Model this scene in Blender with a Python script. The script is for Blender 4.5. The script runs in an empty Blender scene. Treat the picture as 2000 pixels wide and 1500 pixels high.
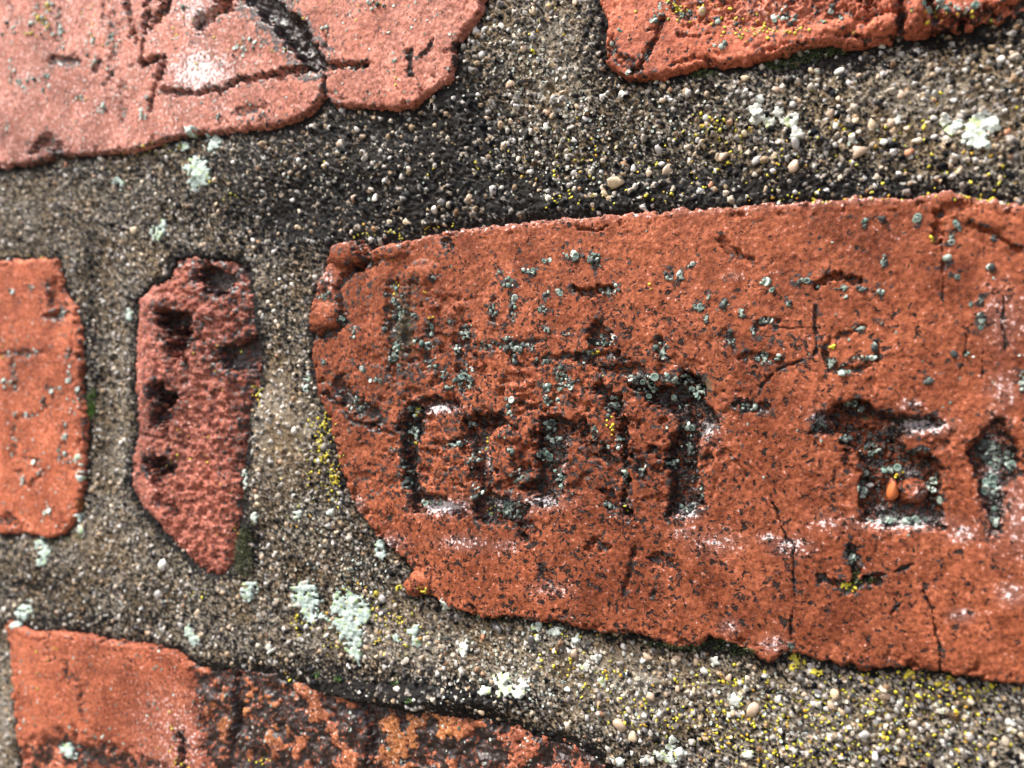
import bpy, math, random
import numpy as np
from mathutils import Matrix, Vector

random.seed(11)
rng = np.random.default_rng(7)
scene = bpy.context.scene
col = scene.collection

# ------------------------------------------------------------------ camera and wall geometry
# The wall is the plane Y = 0 (X along the courses, Z up, faces towards -Y).
F = 1500.0
CX, CY = 1000.0, 750.0
WALL_Z = 1.20                                   # height of the viewed spot above the ground
def nrm(a):
    a = np.array(a, float); return a / np.linalg.norm(a)
UA = nrm((3334, 70, -1500)); VA = nrm((70 / 3334, -1, 0)); NA = np.cross(UA, VA)
def plane(px, py, D=1.0):
    dx = (np.asarray(px, float) - CX) / F; dy = (np.asarray(py, float) - CY) / F
    t = -D / (NA[0] * dx + NA[1] * dy + NA[2])
    u = t * (dx * UA[0] + dy * UA[1] + UA[2]); v = t * (dx * VA[0] + dy * VA[1] + VA[2])
    return u, v, t
_a = plane(1000, 680 - .073 * 3334)[1]; _b = plane(1000, 680 + .15 * 3334)[1]
DIST = 0.065 / (_a - _b)                        # a brick is 65 mm high
U0, V0, T0 = [float(q) for q in plane(1000, 750, DIST)]
def at(px, py):
    """a spot of the wall's face: x, z in metres, depth of the spot from the lens"""
    u, v, t = plane(px, py, DIST)
    return u - U0, v - V0 + WALL_Z, t

cam = bpy.data.cameras.new('camera'); cam_o = bpy.data.objects.new('camera', cam); col.objects.link(cam_o)
def wvec(c):
    c = np.array(c, float); return (c @ UA, -(c @ NA), c @ VA)
R_, U_, B_ = wvec((1, 0, 0)), wvec((0, -1, 0)), wvec((0, 0, -1))
cam_loc = (-U0, -DIST, WALL_Z - V0)
cam_o.matrix_world = Matrix(((R_[0], U_[0], B_[0], cam_loc[0]), (R_[1], U_[1], B_[1], cam_loc[1]),
                             (R_[2], U_[2], B_[2], cam_loc[2]), (0, 0, 0, 1)))
cam.sensor_width = 36.0; cam.lens = 36.0 * F / 2000.0
cam.clip_start = 0.005; cam.clip_end = 500.0
cam.dof.use_dof = True
cam.dof.focus_distance = float(plane(1130, 750, DIST)[2])
cam.dof.aperture_fstop = cam.lens / 1.7
scene.camera = cam_o

# ------------------------------------------------------------------ sky, sun, exposure
SUN_DIR = Vector((-0.50, -0.42, 1.0)).normalized()       # towards the sun
world = bpy.data.worlds.new('World'); scene.world = world; world.use_nodes = True
wn = world.node_tree; wn.nodes.clear()
sky = wn.nodes.new('ShaderNodeTexSky'); sky.sky_type = 'NISHITA'; sky.sun_disc = False
sky.sun_elevation = math.asin(SUN_DIR.z); sky.sun_rotation = math.atan2(SUN_DIR.x, SUN_DIR.y)
sky.dust_density = 7.0; sky.air_density = 0.9; sky.ozone_density = 0.7
bg = wn.nodes.new('ShaderNodeBackground'); bg.inputs['Strength'].default_value = 0.12
wo = wn.nodes.new('ShaderNodeOutputWorld')
wn.links.new(sky.outputs[0], bg.inputs[0]); wn.links.new(bg.outputs[0], wo.inputs[0])
sun = bpy.data.lights.new('sun', 'SUN'); sun.energy = 2.4; sun.angle = math.radians(14); sun.color = (1.0, .98, .95)
sun_o = bpy.data.objects.new('sun', sun); col.objects.link(sun_o)
sun_o.rotation_euler = (-SUN_DIR).to_track_quat('-Z', 'Y').to_euler(); sun_o.location = (-2, -2, 4)
vs = scene.view_settings
vs.view_transform = 'Standard'; vs.look = 'None'; vs.gamma = 1.0; vs.use_curve_mapping = False
vs.exposure = 1.32

# ------------------------------------------------------------------ noise
PERM = rng.permutation(4096).astype(np.int32)
ANG = rng.random(4096) * 2 * math.pi
GX, GY = np.cos(ANG).astype(np.float32), np.sin(ANG).astype(np.float32)
def perlin(x, y, seed=0):
    xi = np.floor(x); yi = np.floor(y)
    fx = (x - xi).astype(np.float32); fy = (y - yi).astype(np.float32)
    xi = xi.astype(np.int32); yi = yi.astype(np.int32)
    def g(ox, oy):
        h = PERM[(PERM[(xi + ox + seed * 131) & 4095] + yi + oy) & 4095]
        return GX[h] * (fx - ox) + GY[h] * (fy - oy)
    sx = fx * fx * fx * (fx * (fx * 6 - 15) + 10); sy = fy * fy * fy * (fy * (fy * 6 - 15) + 10)
    a = g(0, 0); a += sx * (g(1, 0) - a)
    b = g(0, 1); b += sx * (g(1, 1) - b)
    return (a + sy * (b - a)) * 1.5
def fbm(size, octs=3, seed=0, rough=.5, U=None, V=None):
    """fractal noise over the wall's own millimetres, about -1..1"""
    U = UM if U is None else U; V = VM if V is None else V
    s = np.zeros(U.shape, np.float32); amp = 1.0; tot = 0
    for o in range(octs):
        s += amp * perlin(U / size + 17.3 * o, V / size - 9.1 * o, seed + o); tot += amp
        amp *= rough; size *= .5
    return s / tot
def sstep(a, b, x):
    t = np.clip((x - a) / (b - a), 0, 1); return t * t * (3 - 2 * t)

# ------------------------------------------------------------------ sample grid over the wall's face
STEP = 2.35
def axis(lo, hi, far_lo, far_hi):
    fine = list(np.arange(lo, hi, STEP))
    s, p = STEP, hi
    up = []
    while p < far_hi: up.append(p); s = min(s * 1.14, 30); p += s
    up.append(far_hi)
    s, p = STEP, lo
    dn = []
    while p > far_lo:
        s = min(s * 1.14, 30); p -= s; dn.append(max(p, far_lo))
    return np.array(dn[::-1] + fine + up)
XS = axis(-130, 2130, -850, 2950); YS = axis(-100, 1600, -640, 2150)
PX, PY = np.meshgrid(XS, YS); NY, NX = PX.shape
WX, WZ, TD = at(PX, PY)
UM = (WX * 1000).astype(np.float32); VM = (WZ * 1000).astype(np.float32)       # millimetres
PPM = (F / (TD * 1000)).astype(np.float32)                                     # spots per millimetre
PX = PX.astype(np.float32); PY = PY.astype(np.float32)
J = fbm(2.6, 4, 3, .6)                                                         # ragged edges
J2 = fbm(0.9, 3, 9, .6)

CELL = np.abs(fbm(3.0, 3, 51, .55))
def win(x0, x1, y0, y1):
    i0 = max(0, np.searchsorted(XS, x0) - 1); i1 = min(NX, np.searchsorted(XS, x1) + 1)
    j0 = max(0, np.searchsorted(YS, y0) - 1); j1 = min(NY, np.searchsorted(YS, y1) + 1)
    return slice(j0, j1), slice(i0, i1)
def seg_dist(X, Y, pts, closed):
    d2 = np.full(X.shape, 1e12, np.float32); inside = np.zeros(X.shape, bool); tt = np.zeros(X.shape, np.float32)
    n = len(pts); m = n if closed else n - 1
    for k in range(m):
        ax, ay = pts[k]; bx, by = pts[(k + 1) % n]
        ex, ey = bx - ax, by - ay; L = ex * ex + ey * ey + 1e-9
        s = np.clip(((X - ax) * ex + (Y - ay) * ey) / L, 0, 1)
        q = (X - ax - s * ex) ** 2 + (Y - ay - s * ey) ** 2
        nb = q < d2; d2 = np.where(nb, q, d2); tt = np.where(nb, (k + s) / m, tt)
        if closed:
            c = (ay > Y) != (by > Y)
            with np.errstate(all='ignore'):
                xx = (bx - ax) * (Y - ay) / (by - ay + 1e-12) + ax
            inside ^= c & (X < xx)
    d = np.sqrt(d2)
    return (np.where(inside, d, -d) if closed else d), tt

# ------------------------------------------------------------------ bricks: outlines
def row(slope, x): return 680 + slope * (x + 2334)
OUT = {}
OUT['scratched'] = [(-850, row(-.375, -850)), (945, row(-.375, 945)), (952, -120), (945, -30), (935, 20), (912, 55), (886, 90), (890, 120),
    (880, 150), (832, 182), (808, 205), (760, 211), (700, 206), (650, 205), (633, 182), (618, 200), (590, 225), (560, 240), (500, 250),
    (430, 258), (380, 258), (330, 270), (260, 292), (200, 300), (140, 305), (110, 300), (70, 318), (0, 325), (-300, 372), (-850, row(-.152, -850))]
OUT['flaked'] = [(1160, row(-.375, 1160)), (2950, row(-.375, 2950)), (2950, row(-.152, 2950)), (2300, -26), (2000, 20), (1900, 42), (1840, 50), (1790, 56),
    (1755, 64), (1738, 72), (1690, 82), (1630, 78), (1570, 86), (1520, 101), (1480, 115), (1430, 121), (1370, 126), (1330, 136), (1290, 151),
    (1245, 151), (1215, 146), (1190, 131), (1180, 100), (1186, 60), (1180, 20), (1163, -30), (1160, -120)]
OUT['carved'] = [(605, 650), (606, 600), (622, 560), (640, 505), (662, 476), (700, 468), (722, 490), (740, 482), (800, 468), (850, 456), (900, 446), (960, 441),
    (1000, 437), (1075, 427), (1150, 424), (1250, 413), (1300, 410), (1400, 404), (1500, 398), (1600, 391), (1700, 384), (1780, 384), (1850, 372),
    (1905, 382), (1960, 398), (2020, 398), (2200, 372), (2950, row(-.073, 2950)), (2950, row(.15, 2950)), (2200, 1372), (2000, 1336), (1940, 1332), (1860, 1319), (1800, 1308), (1740, 1305),
    (1690, 1311), (1640, 1300), (1580, 1285), (1540, 1276), (1500, 1299), (1470, 1281), (1430, 1256), (1390, 1246), (1360, 1262), (1310, 1266),
    (1290, 1255), (1250, 1240), (1180, 1236), (1130, 1230), (1100, 1216), (1050, 1216), (1000, 1206), (960, 1210), (900, 1195), (860, 1180),
    (842, 1160), (800, 1165), (790, 1140), (806, 1115), (788, 1090), (758, 1068), (728, 1038), (700, 1000), (680, 960), (660, 900), (645, 830), (622, 772), (612, 720)]
OUT['flat'] = [(-850, row(-.073, -850)), (-300, 530), (0, 508), (60, 505), (104, 503), (113, 540), (122, 580), (140, 600), (150, 640), (155, 700), (152, 760), (160, 800),
    (162, 860), (160, 920), (155, 970), (145, 1012), (122, 1045), (90, 1053), (40, 1041), (0, 1046), (-300, 992), (-850, row(.15, -850))]
OUT['fragment'] = [(262, 580), (284, 556), (318, 542), (330, 502), (370, 494), (420, 500), (465, 506), (480, 540), (490, 600), (505, 680), (500, 760), (486, 800),
    (481, 880), (470, 940), (464, 1000), (458, 1056), (450, 1104), (428, 1130), (398, 1128), (366, 1106), (326, 1064), (290, 1024), (262, 988), (246, 950),
    (245, 890), (258, 850), (254, 760), (257, 650)]
OUT['burnt'] = [(8, 1213), (60, 1236), (130, 1236), (200, 1250), (280, 1262), (340, 1275), (366, 1294), (400, 1310), (450, 1304), (520, 1320), (600, 1345), (660, 1360),
    (740, 1375), (800, 1394), (880, 1404), (950, 1411), (1010, 1421), (1040, 1440), (1085, 1452), (1150, 1472), (1182, 1510), (1200, 1570), (1215, 1700), (1215, row(.4545, 1215)),
    (40, row(.4545, 40)), (30, 1500), (22, 1340)]
# bricks just past the edges of the view, so the wall goes on
OUT['low_right'] = [(1480, row(.2315, 1480) + 20), (2950, row(.2315, 2950)), (2950, 2150), (1480, 2150)]
OUT['low_left'] = [(-850, row(.2315, -850)), (-60, row(.2315, -60)), (-55, 1500), (-60, row(.4545, -60)), (-850, row(.4545, -850))]

class Brick:
    pass
BR = {}
for k, (name, pts) in enumerate(OUT.items()):
    b = Brick(); b.name = name; b.pts = pts; BR[name] = b
    xs = [p[0] for p in pts]; ys = [p[1] for p in pts]
    b.w = win(min(xs) - 40, max(xs) + 40, min(ys) - 40, max(ys) + 40)
    w = b.w
    sd, _ = seg_dist(PX[w], PY[w], pts, True)
    sd = sd / PPM[w]                                            # millimetres inside the outline
    ragged = {'fragment': .55, 'burnt': .5}.get(name, .42)
    b.d = sd + J[w] * ragged + J2[w] * .26 * (1 + (ragged > .45))
    b.d = b.d + (CELL[w] - .2) * 1.1
    b.A = np.zeros(b.d.shape + (4,), np.float32)                # crust and painted shade, white bloom and painted light, green film, speck density
    b.A[..., 3] = .25

INSIDE = np.full(PX.shape, -99., np.float32)
for b in BR.values(): INSIDE[b.w] = np.maximum(INSIDE[b.w], b.d)

def clipw(b, w):
    bw = b.w
    return (slice(max(w[0].start, bw[0].start), max(w[0].start, bw[0].start, min(w[0].stop, bw[0].stop))), slice(max(w[1].start, bw[1].start), max(w[1].start, bw[1].start, min(w[1].stop, bw[1].stop))))
def carve(b, pts, wpx, depth, crust=.6, sharp=2.0, taper=False, jit=1.0, white_lip=0):
    """a stroke cut into a brick: wpx its half width, depth in mm"""
    xs = [p[0] for p in pts]; ys = [p[1] for p in pts]
    w = win(min(xs) - wpx * 2 - 14, max(xs) + wpx * 2 + 14, min(ys) - wpx * 2 - 14, max(ys) + wpx * 2 + 14)
    w = clipw(b, w)
    d, t = seg_dist(PX[w] + WARP1[w], PY[w] + WARP2[w], pts, False)
    wd = wpx * (1 - .75 * t if taper else 1.0)
    if wpx < 6: wd = wd * np.clip(.75 + 1.3 * ROUGH[w], .25, 1.5)
    d = d + (J[w] * 11 + J2[w] * 8) * jit * min(1.4, wpx / 9)
    depth = depth * (1 + .55 * ROUGH[w])
    r = np.clip(1 - np.clip(d, 0, None) / np.maximum(wd, 1), 0, 1)
    prof = sstep(0, 1, np.clip(r * sharp, 0, 1))
    h, A = b.view(w)
    h -= depth * prof
    if crust: A[..., 0] = np.maximum(A[..., 0], crust * np.maximum(sstep(0, .3, r), .62 * sstep(wd * 2.2 + 4, wd, d)))
    h += .16 * (FINE[w] + J2[w]) * crust * sstep(0, .5, r)
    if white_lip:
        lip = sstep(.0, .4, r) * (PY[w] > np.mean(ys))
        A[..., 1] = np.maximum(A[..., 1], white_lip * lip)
def pocket(b, pts, depth, edge=12, crust=.6, floor=.35):
    xs = [p[0] for p in pts]; ys = [p[1] for p in pts]
    w = win(min(xs) - 20, max(xs) + 20, min(ys) - 20, max(ys) + 20)
    w = clipw(b, w)
    d, _ = seg_dist(PX[w] + WARP1[w], PY[w] + WARP2[w], pts, True)
    d = d + J[w] * 13 + J2[w] * 9
    p = sstep(0, edge, d)
    h, A = b.view(w)
    h -= p * (depth + floor * (ROUGH[w] * 1.1 + J2[w] * .9 + FINE[w] * .7))
    A[..., 2] = np.maximum(A[..., 2], .42 * sstep(0, 8, d))
    A[..., 0] = np.maximum(A[..., 0], (crust + .08) * np.maximum(sstep(-3, 5, d), .62 * sstep(-16, -2, d)))
def lump(b, x, y, rx, ry, hgt, crust=None, ang=0):
    R = max(rx, ry) + 6
    w = win(x - R, x + R, y - R, y + R)
    w = clipw(b, w)
    c, s = math.cos(ang), math.sin(ang)
    dx, dy = PX[w] - x, PY[w] - y
    q = ((dx * c + dy * s) / rx) ** 2 + ((-dx * s + dy * c) / ry) ** 2 + J2[w] * .25
    h, A = b.view(w)
    h += hgt * np.sqrt(np.clip(1 - q, 0, 1)) + (q < 1) * hgt * (.22 * ROUGH[w] + .12 * J2[w])
    if crust is not None: A[..., 0] = np.where(q < 1, crust, A[..., 0])
def dab(b, ch, x, y, rx, ry, amt):
    """a soft patch of a stain, bloom or painted light"""
    w = win(x - 2 * rx, x + 2 * rx, y - 2 * ry, y + 2 * ry)
    w = clipw(b, w)
    q = ((PX[w] - x) / rx) ** 2 + ((PY[w] - y) / ry) ** 2
    h, A = b.view(w)
    A[..., ch] = np.maximum(A[..., ch], amt * np.exp(-q * .9))
def _view(self, w):
    bw = self.w
    j0 = max(w[0].start, bw[0].start); j1 = min(w[0].stop, bw[0].stop)
    i0 = max(w[1].start, bw[1].start); i1 = min(w[1].stop, bw[1].stop)
    s = (slice(j0 - bw[0].start, j1 - bw[0].start), slice(i0 - bw[1].start, i1 - bw[1].start))
    return self.h[s], self.A[s]
Brick.view = _view
FINE = fbm(.55, 2, 21, .6)
WARP1 = 9 * fbm(4.0, 3, 501, .55); WARP2 = 9 * fbm(4.0, 3, 511, .55)
BROAD = fbm(24, 3, 31, .5)
ROUGH = fbm(2.2, 4, 41, .62)

face = dict(scratched=.2, flaked=.3, carved=.3, flat=-.3, fragment=-.6, burnt=.1, low_right=0, low_left=0)
rad = dict(scratched=.55, flaked=.6, carved=.8, flat=.8, fragment=2.2, burnt=.8, low_right=1, low_left=1)
for b in BR.values():
    w = b.w; d = b.d; R = rad[b.name]
    prof = np.where(d > 0, R - R * np.sqrt(np.clip(1 - np.clip(1 - d / R, 0, 1) ** 2, 0, 1)), R - d * 5)
    b.h = face[b.name] - prof + BROAD[w] * .35 + fbm(5, 3, 61, .5, UM[w], VM[w]) * .16 + fbm(2.0, 3, 67, .6, UM[w], VM[w]) * .10 + J2[w] * .045 + FINE[w] * .03 - .9 * sstep(.12, .4, ROUGH[w]) * sstep(3.0, .2, d)
    b.edge = sstep(1.6, 0, d)

# ---- the brick with deep carved letters
m = BR['carved']; w = m.w; X, Y = PX[w], PY[w]
m.A[..., 3] = np.clip(.30 + .35 * sstep(480, 700, Y) * sstep(2050, 1500, X) + .15 * sstep(700, 900, X) * sstep(1500, 1100, X), 0, 1) + .18 * J[w]
m.A[..., 1] += m.edge * .52 * sstep(560, 430, Y)  # top rim paled: sky light on the bevel painted in, besides pale dust
m.A[..., 0] += m.edge * .30 * sstep(900, 1200, Y)
for x, y, rx, ry, hh, cr in [(680, 494, 38, 30, 1.6, .25), (634, 620, 30, 30, 1.3, .05), (768, 490, 34, 18, 1.0, .4), (828, 532, 34, 26, .6, 0),
                             (622, 556, 20, 16, .8, .4), (850, 596, 12, 11, .8, 0), (897, 600, 11, 10, .8, 0), (816, 1142, 30, 26, 1.1, .15),
                             (1188, 706, 30, 14, 1.0, .05), (1170, 683, 15, 7, .8, 0)]:
    lump(m, x, y, rx, ry, hh, cr)
carve(m, [(612, 660), (650, 652), (672, 628), (662, 560), (690, 530), (740, 505)], 9, .9, .75)
carve(m, [(700, 470), (716, 500), (700, 528)], 8, 1.0, .8)
# the face is flaked and pitted round the letters
hurt = np.exp(-(((X - 980) / 210) ** 2 + ((Y - 860) / 130) ** 2)) + .8 * np.exp(-(((X - 1330) / 90) ** 2 + ((Y - 840) / 150) ** 2)) + .6 * np.exp(-(((X - 1740) / 150) ** 2 + ((Y - 900) / 140) ** 2)) + .5 * np.exp(-(((X - 830) / 120) ** 2 + ((Y - 650) / 120) ** 2))
m.h -= np.clip(hurt, 0, 1) * (1.3 * sstep(.02, .35, fbm(3.6, 4, 203, .62, UM[w], VM[w])) + .25 * np.abs(J2[w]))
m.A[..., 0] += .30 * np.clip(hurt, 0, 1) * sstep(-.1, .35, fbm(3.6, 4, 203, .62, UM[w], VM[w]))
# letters, deep cut
pocket(m, [(800, 792), (822, 784), (832, 812), (822, 860), (818, 920), (830, 962), (846, 976), (800, 985), (782, 930), (780, 860), (770, 830)], 2.6, 14, .85)
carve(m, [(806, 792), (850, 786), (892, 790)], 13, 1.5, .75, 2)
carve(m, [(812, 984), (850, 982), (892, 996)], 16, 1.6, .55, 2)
carve(m, [(832, 882), (858, 892)], 9, .6, .4)
pocket(m, [(905, 828), (930, 806), (980, 802), (1000, 830), (972, 842), (956, 870), (962, 910), (966, 960), (1000, 968), (1032, 985), (1034, 1020), (1036, 1060), (1018, 1062),
           (1006, 1030), (930, 1022), (916, 1000), (935, 960), (918, 920), (922, 880), (900, 860)], 2.1, 12, .7)
lump(m, 985, 848, 34, 16, .9, .1, .3); lump(m, 1000, 900, 22, 34, 1.1, .3)
pocket(m, [(1050, 812), (1085, 806), (1118, 822), (1135, 835), (1112, 870), (1108, 915), (1092, 985), (1076, 992), (1040, 975), (1000, 955), (1046, 935), (1040, 870)], 2.2, 14, .66, .5)
carve(m, [(1120, 860), (1150, 834)], 9, .8, .5)
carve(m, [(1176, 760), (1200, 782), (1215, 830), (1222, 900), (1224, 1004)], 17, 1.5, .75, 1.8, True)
carve(m, [(1136, 828), (1164, 880), (1205, 900)], 12, 1.2, .7)
carve(m, [(1180, 960), (1206, 995), (1222, 1010)], 14, 1.1, .7)
carve(m, [(1252, 905), (1258, 935)], 10, .7, .8)
pocket(m, [(1334, 712), (1380, 738), (1388, 780), (1412, 822), (1374, 864), (1360, 900), (1380, 945), (1374, 992), (1340, 1012), (1294, 1016), (1310, 960), (1296, 890),
           (1296, 876), (1322, 850), (1318, 822), (1286, 800), (1240, 772), (1216, 762), (1250, 742), (1310, 752)], 2.6, 13, .78, .6)
carve(m, [(1276, 880), (1290, 884)], 11, .8, .7)
pocket(m, [(1114, 702), (1150, 674), (1148, 642), (1176, 626), (1198, 650), (1200, 676), (1245, 718), (1232, 738), (1168, 726), (1124, 708)], 1.3, 10, .6)
carve(m, [(1046, 712), (1080, 700), (1130, 696)], 7, .5, .7)
carve(m, [(1245, 720), (1270, 760)], 14, .7, .65)
pocket(m, [(1574, 846), (1598, 800), (1640, 784), (1704, 778), (1716, 802), (1830, 808), (1852, 828), (1792, 852), (1768, 862), (1776, 876), (1832, 888), (1846, 902), (1850, 1034),
           (1770, 1034), (1684, 1026), (1678, 980), (1664, 950), (1686, 920), (1668, 890), (1640, 872), (1634, 852), (1588, 854)], 2.8, 14, .58, .6)
lump(m, 1785, 962, 34, 26, 2.6, .05); lump(m, 1700, 830, 40, 14, .6, .3, .1)
lump(m, 1744, 957, 11, 22, 2.6, 0)
carve(m, [(1690, 1016), (1760, 1020), (1840, 1026)], 12, .4, .1)
pocket(m, [(1886, 870), (1915, 846), (1938, 806), (1962, 812), (1976, 846), (1992, 870), (1996, 920), (1972, 960), (1968, 1050), (1932, 1054), (1926, 990), (1894, 920)], 2.0, 12, .55, .5)
# smaller strokes, scratches, cracks
for p, ww, dd, cc in [
    ([(664, 752), (690, 788), (736, 818)], 17, 1.0, .85), ([(636, 764), (690, 826), (766, 846)], 6, .6, .75), ([(768, 556), (768, 650), (776, 740)], 15, .55, .62),
    ([(806, 560), (796, 640), (806, 700)], 11, .4, .5), ([(842, 640), (840, 720)], 14, .45, .6), ([(908, 640), (905, 756)], 17, .5, .58), ([(940, 678), (1045, 672)], 10, .4, .7),
    ([(1002, 680), (1006, 712)], 8, .4, .6), ([(966, 585), (964, 622)], 8, .5, .7), ([(1006, 590), (1002, 620)], 7, .45, .7), ([(1122, 566), (1150, 572), (1192, 564)], 8, .9, .5),
    ([(1480, 642), (1496, 624), (1522, 630)], 8, .6, .7), ([(1452, 694), (1490, 700), (1520, 706)], 13, .55, .6), ([(1593, 556), (1626, 540), (1676, 550)], 9, 1.0, .6),
    ([(1612, 690), (1626, 662), (1690, 640)], 7, .5, .6), ([(1612, 696), (1632, 722), (1668, 722), (1710, 702)], 8, .6, .65), ([(1710, 668), (1712, 704)], 6, .5, .6),
    ([(1592, 600), (1592, 640), (1596, 694), (1560, 706), (1520, 724), (1488, 758)], 3.5, .5, .85), ([(1590, 640), (1540, 645), (1510, 640)], 3, .3, .6),
    ([(1442, 790), (1490, 796)], 13, .6, .85), ([(1416, 650), (1436, 676)], 8, .4, .75), ([(1290, 668), (1292, 700)], 12, .5, .7),
    ([(1664, 1070), (1672, 1130)], 11, 1.1, .9), ([(1604, 1128), (1636, 1140), (1668, 1152), (1690, 1132), (1720, 1136)], 8, .9, .85), ([(1690, 1128), (1740, 1116), (1786, 1102)], 4, .6, .8),
    ([(1506, 980), (1528, 1030), (1545, 1064), (1549, 1110), (1552, 1160), (1547, 1220), (1544, 1272)], 2.6, .6, .75), ([(1803, 1150), (1816, 1184), (1824, 1222), (1836, 1276), (1838, 1318)], 2.6, .6, .75),
    ([(1740, 1200), (1762, 1176)], 3, .4, .7), ([(1840, 470), (1842, 590)], 3.5, .4, .6), ([(1958, 560), (1964, 680)], 3.5, .35, .6), ([(1886, 640), (1880, 720)], 3, .3, .5),
    ([(1918, 690), (1920, 740)], 4, .3, .5), ([(1152, 1072), (1168, 1060), (1184, 1072)], 11, .7, .5), ([(1276, 1098), (1290, 1086), (1306, 1098)], 12, .8, .6),
    ([(1244, 1070), (1232, 1110), (1218, 1164)], 6, .5, .6), ([(1060, 1112), (1072, 1140)], 9, .5, .75), ([(1286, 1140), (1276, 1160)], 7, .4, .7),
    ([(1040, 1020), (1048, 1050)], 5, .4, .5), ([(1415, 470), (1440, 500), (1470, 508)], 11, .5, .35), ([(1130, 448), (1170, 452), (1192, 442)], 4, .6, .4),
    ([(1826, 470), (1836, 420), (1870, 402)], 12, .8, .35), ([(1890, 436), (1940, 452), (1990, 490)], 7, .7, .4), ([(872, 468), (878, 486)], 8, .5, .9), ([(1380, 860), (1440, 900), (1460, 930)], 2.5, .3, .6),
    ([(700, 930), (740, 950), (790, 940)], 14, .25, .45), ([(690, 985), (720, 1010), (760, 1012)], 12, .25, .4), ([(1648, 470), (1658, 500)], 3, .2, .4), ([(1330, 1255), (1344, 1262)], 6, .5, .6)]:
    carve(m, p, ww, dd, cc)
lump(m, 1905, 426, 60, 20, .5, None, .25)
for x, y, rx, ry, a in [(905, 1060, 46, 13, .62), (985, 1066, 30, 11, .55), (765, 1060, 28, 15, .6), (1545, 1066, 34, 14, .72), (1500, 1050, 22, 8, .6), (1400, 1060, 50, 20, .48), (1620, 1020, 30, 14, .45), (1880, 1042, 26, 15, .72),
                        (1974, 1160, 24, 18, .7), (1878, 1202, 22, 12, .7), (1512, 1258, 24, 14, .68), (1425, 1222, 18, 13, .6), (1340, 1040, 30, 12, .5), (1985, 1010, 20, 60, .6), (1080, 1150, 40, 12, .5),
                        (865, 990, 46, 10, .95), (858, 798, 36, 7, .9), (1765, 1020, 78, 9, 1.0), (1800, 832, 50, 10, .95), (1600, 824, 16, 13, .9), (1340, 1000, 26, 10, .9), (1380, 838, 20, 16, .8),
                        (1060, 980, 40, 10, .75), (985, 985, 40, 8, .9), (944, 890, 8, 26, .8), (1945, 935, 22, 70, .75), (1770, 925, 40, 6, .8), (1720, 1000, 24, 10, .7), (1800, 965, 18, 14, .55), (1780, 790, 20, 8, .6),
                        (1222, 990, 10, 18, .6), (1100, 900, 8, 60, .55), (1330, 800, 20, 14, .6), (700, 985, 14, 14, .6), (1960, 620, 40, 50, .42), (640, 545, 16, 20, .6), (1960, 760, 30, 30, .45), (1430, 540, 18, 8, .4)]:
    dab(m, 1, x, y, rx * (1.15 if a >= .75 else 1.1), ry * (1.7 if a >= .75 else 1.2), a * 1.25)  # stronger dabs paint light and sheen on the letter lips, with pale lichen
for x, y, rx, ry, a in [(785, 640, 44, 120, .85), (1380, 752, 20, 34, .8), (1466, 794, 26, 12, .8), (1664, 1100, 12, 40, .8), (690, 790, 26, 26, .7), (1400, 1258, 70, 12, .6), (800, 560, 50, 34, .68), (1690, 815, 16, 12, .8)]:
    dab(m, 2, x, y, rx, ry, a)
for x, y, rx, ry, a in [(930, 830, 120, 60, .62), (810, 720, 90, 80, .56), (1080, 800, 70, 50, .55), (930, 920, 140, 70, .56), (1150, 900, 60, 80, .5), (1330, 860, 60, 120, .46), (1750, 900, 120, 110, .40), (780, 900, 30, 60, .5), (1500, 670, 60, 40, .4), (700, 560, 40, 60, .45), (790, 620, 50, 110, .55), (740, 930, 40, 40, .45),
                        (850, 500, 60, 20, .35), (700, 1020, 50, 40, .4)]:
    dab(m, 0, x, y, rx, ry, a)

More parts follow.
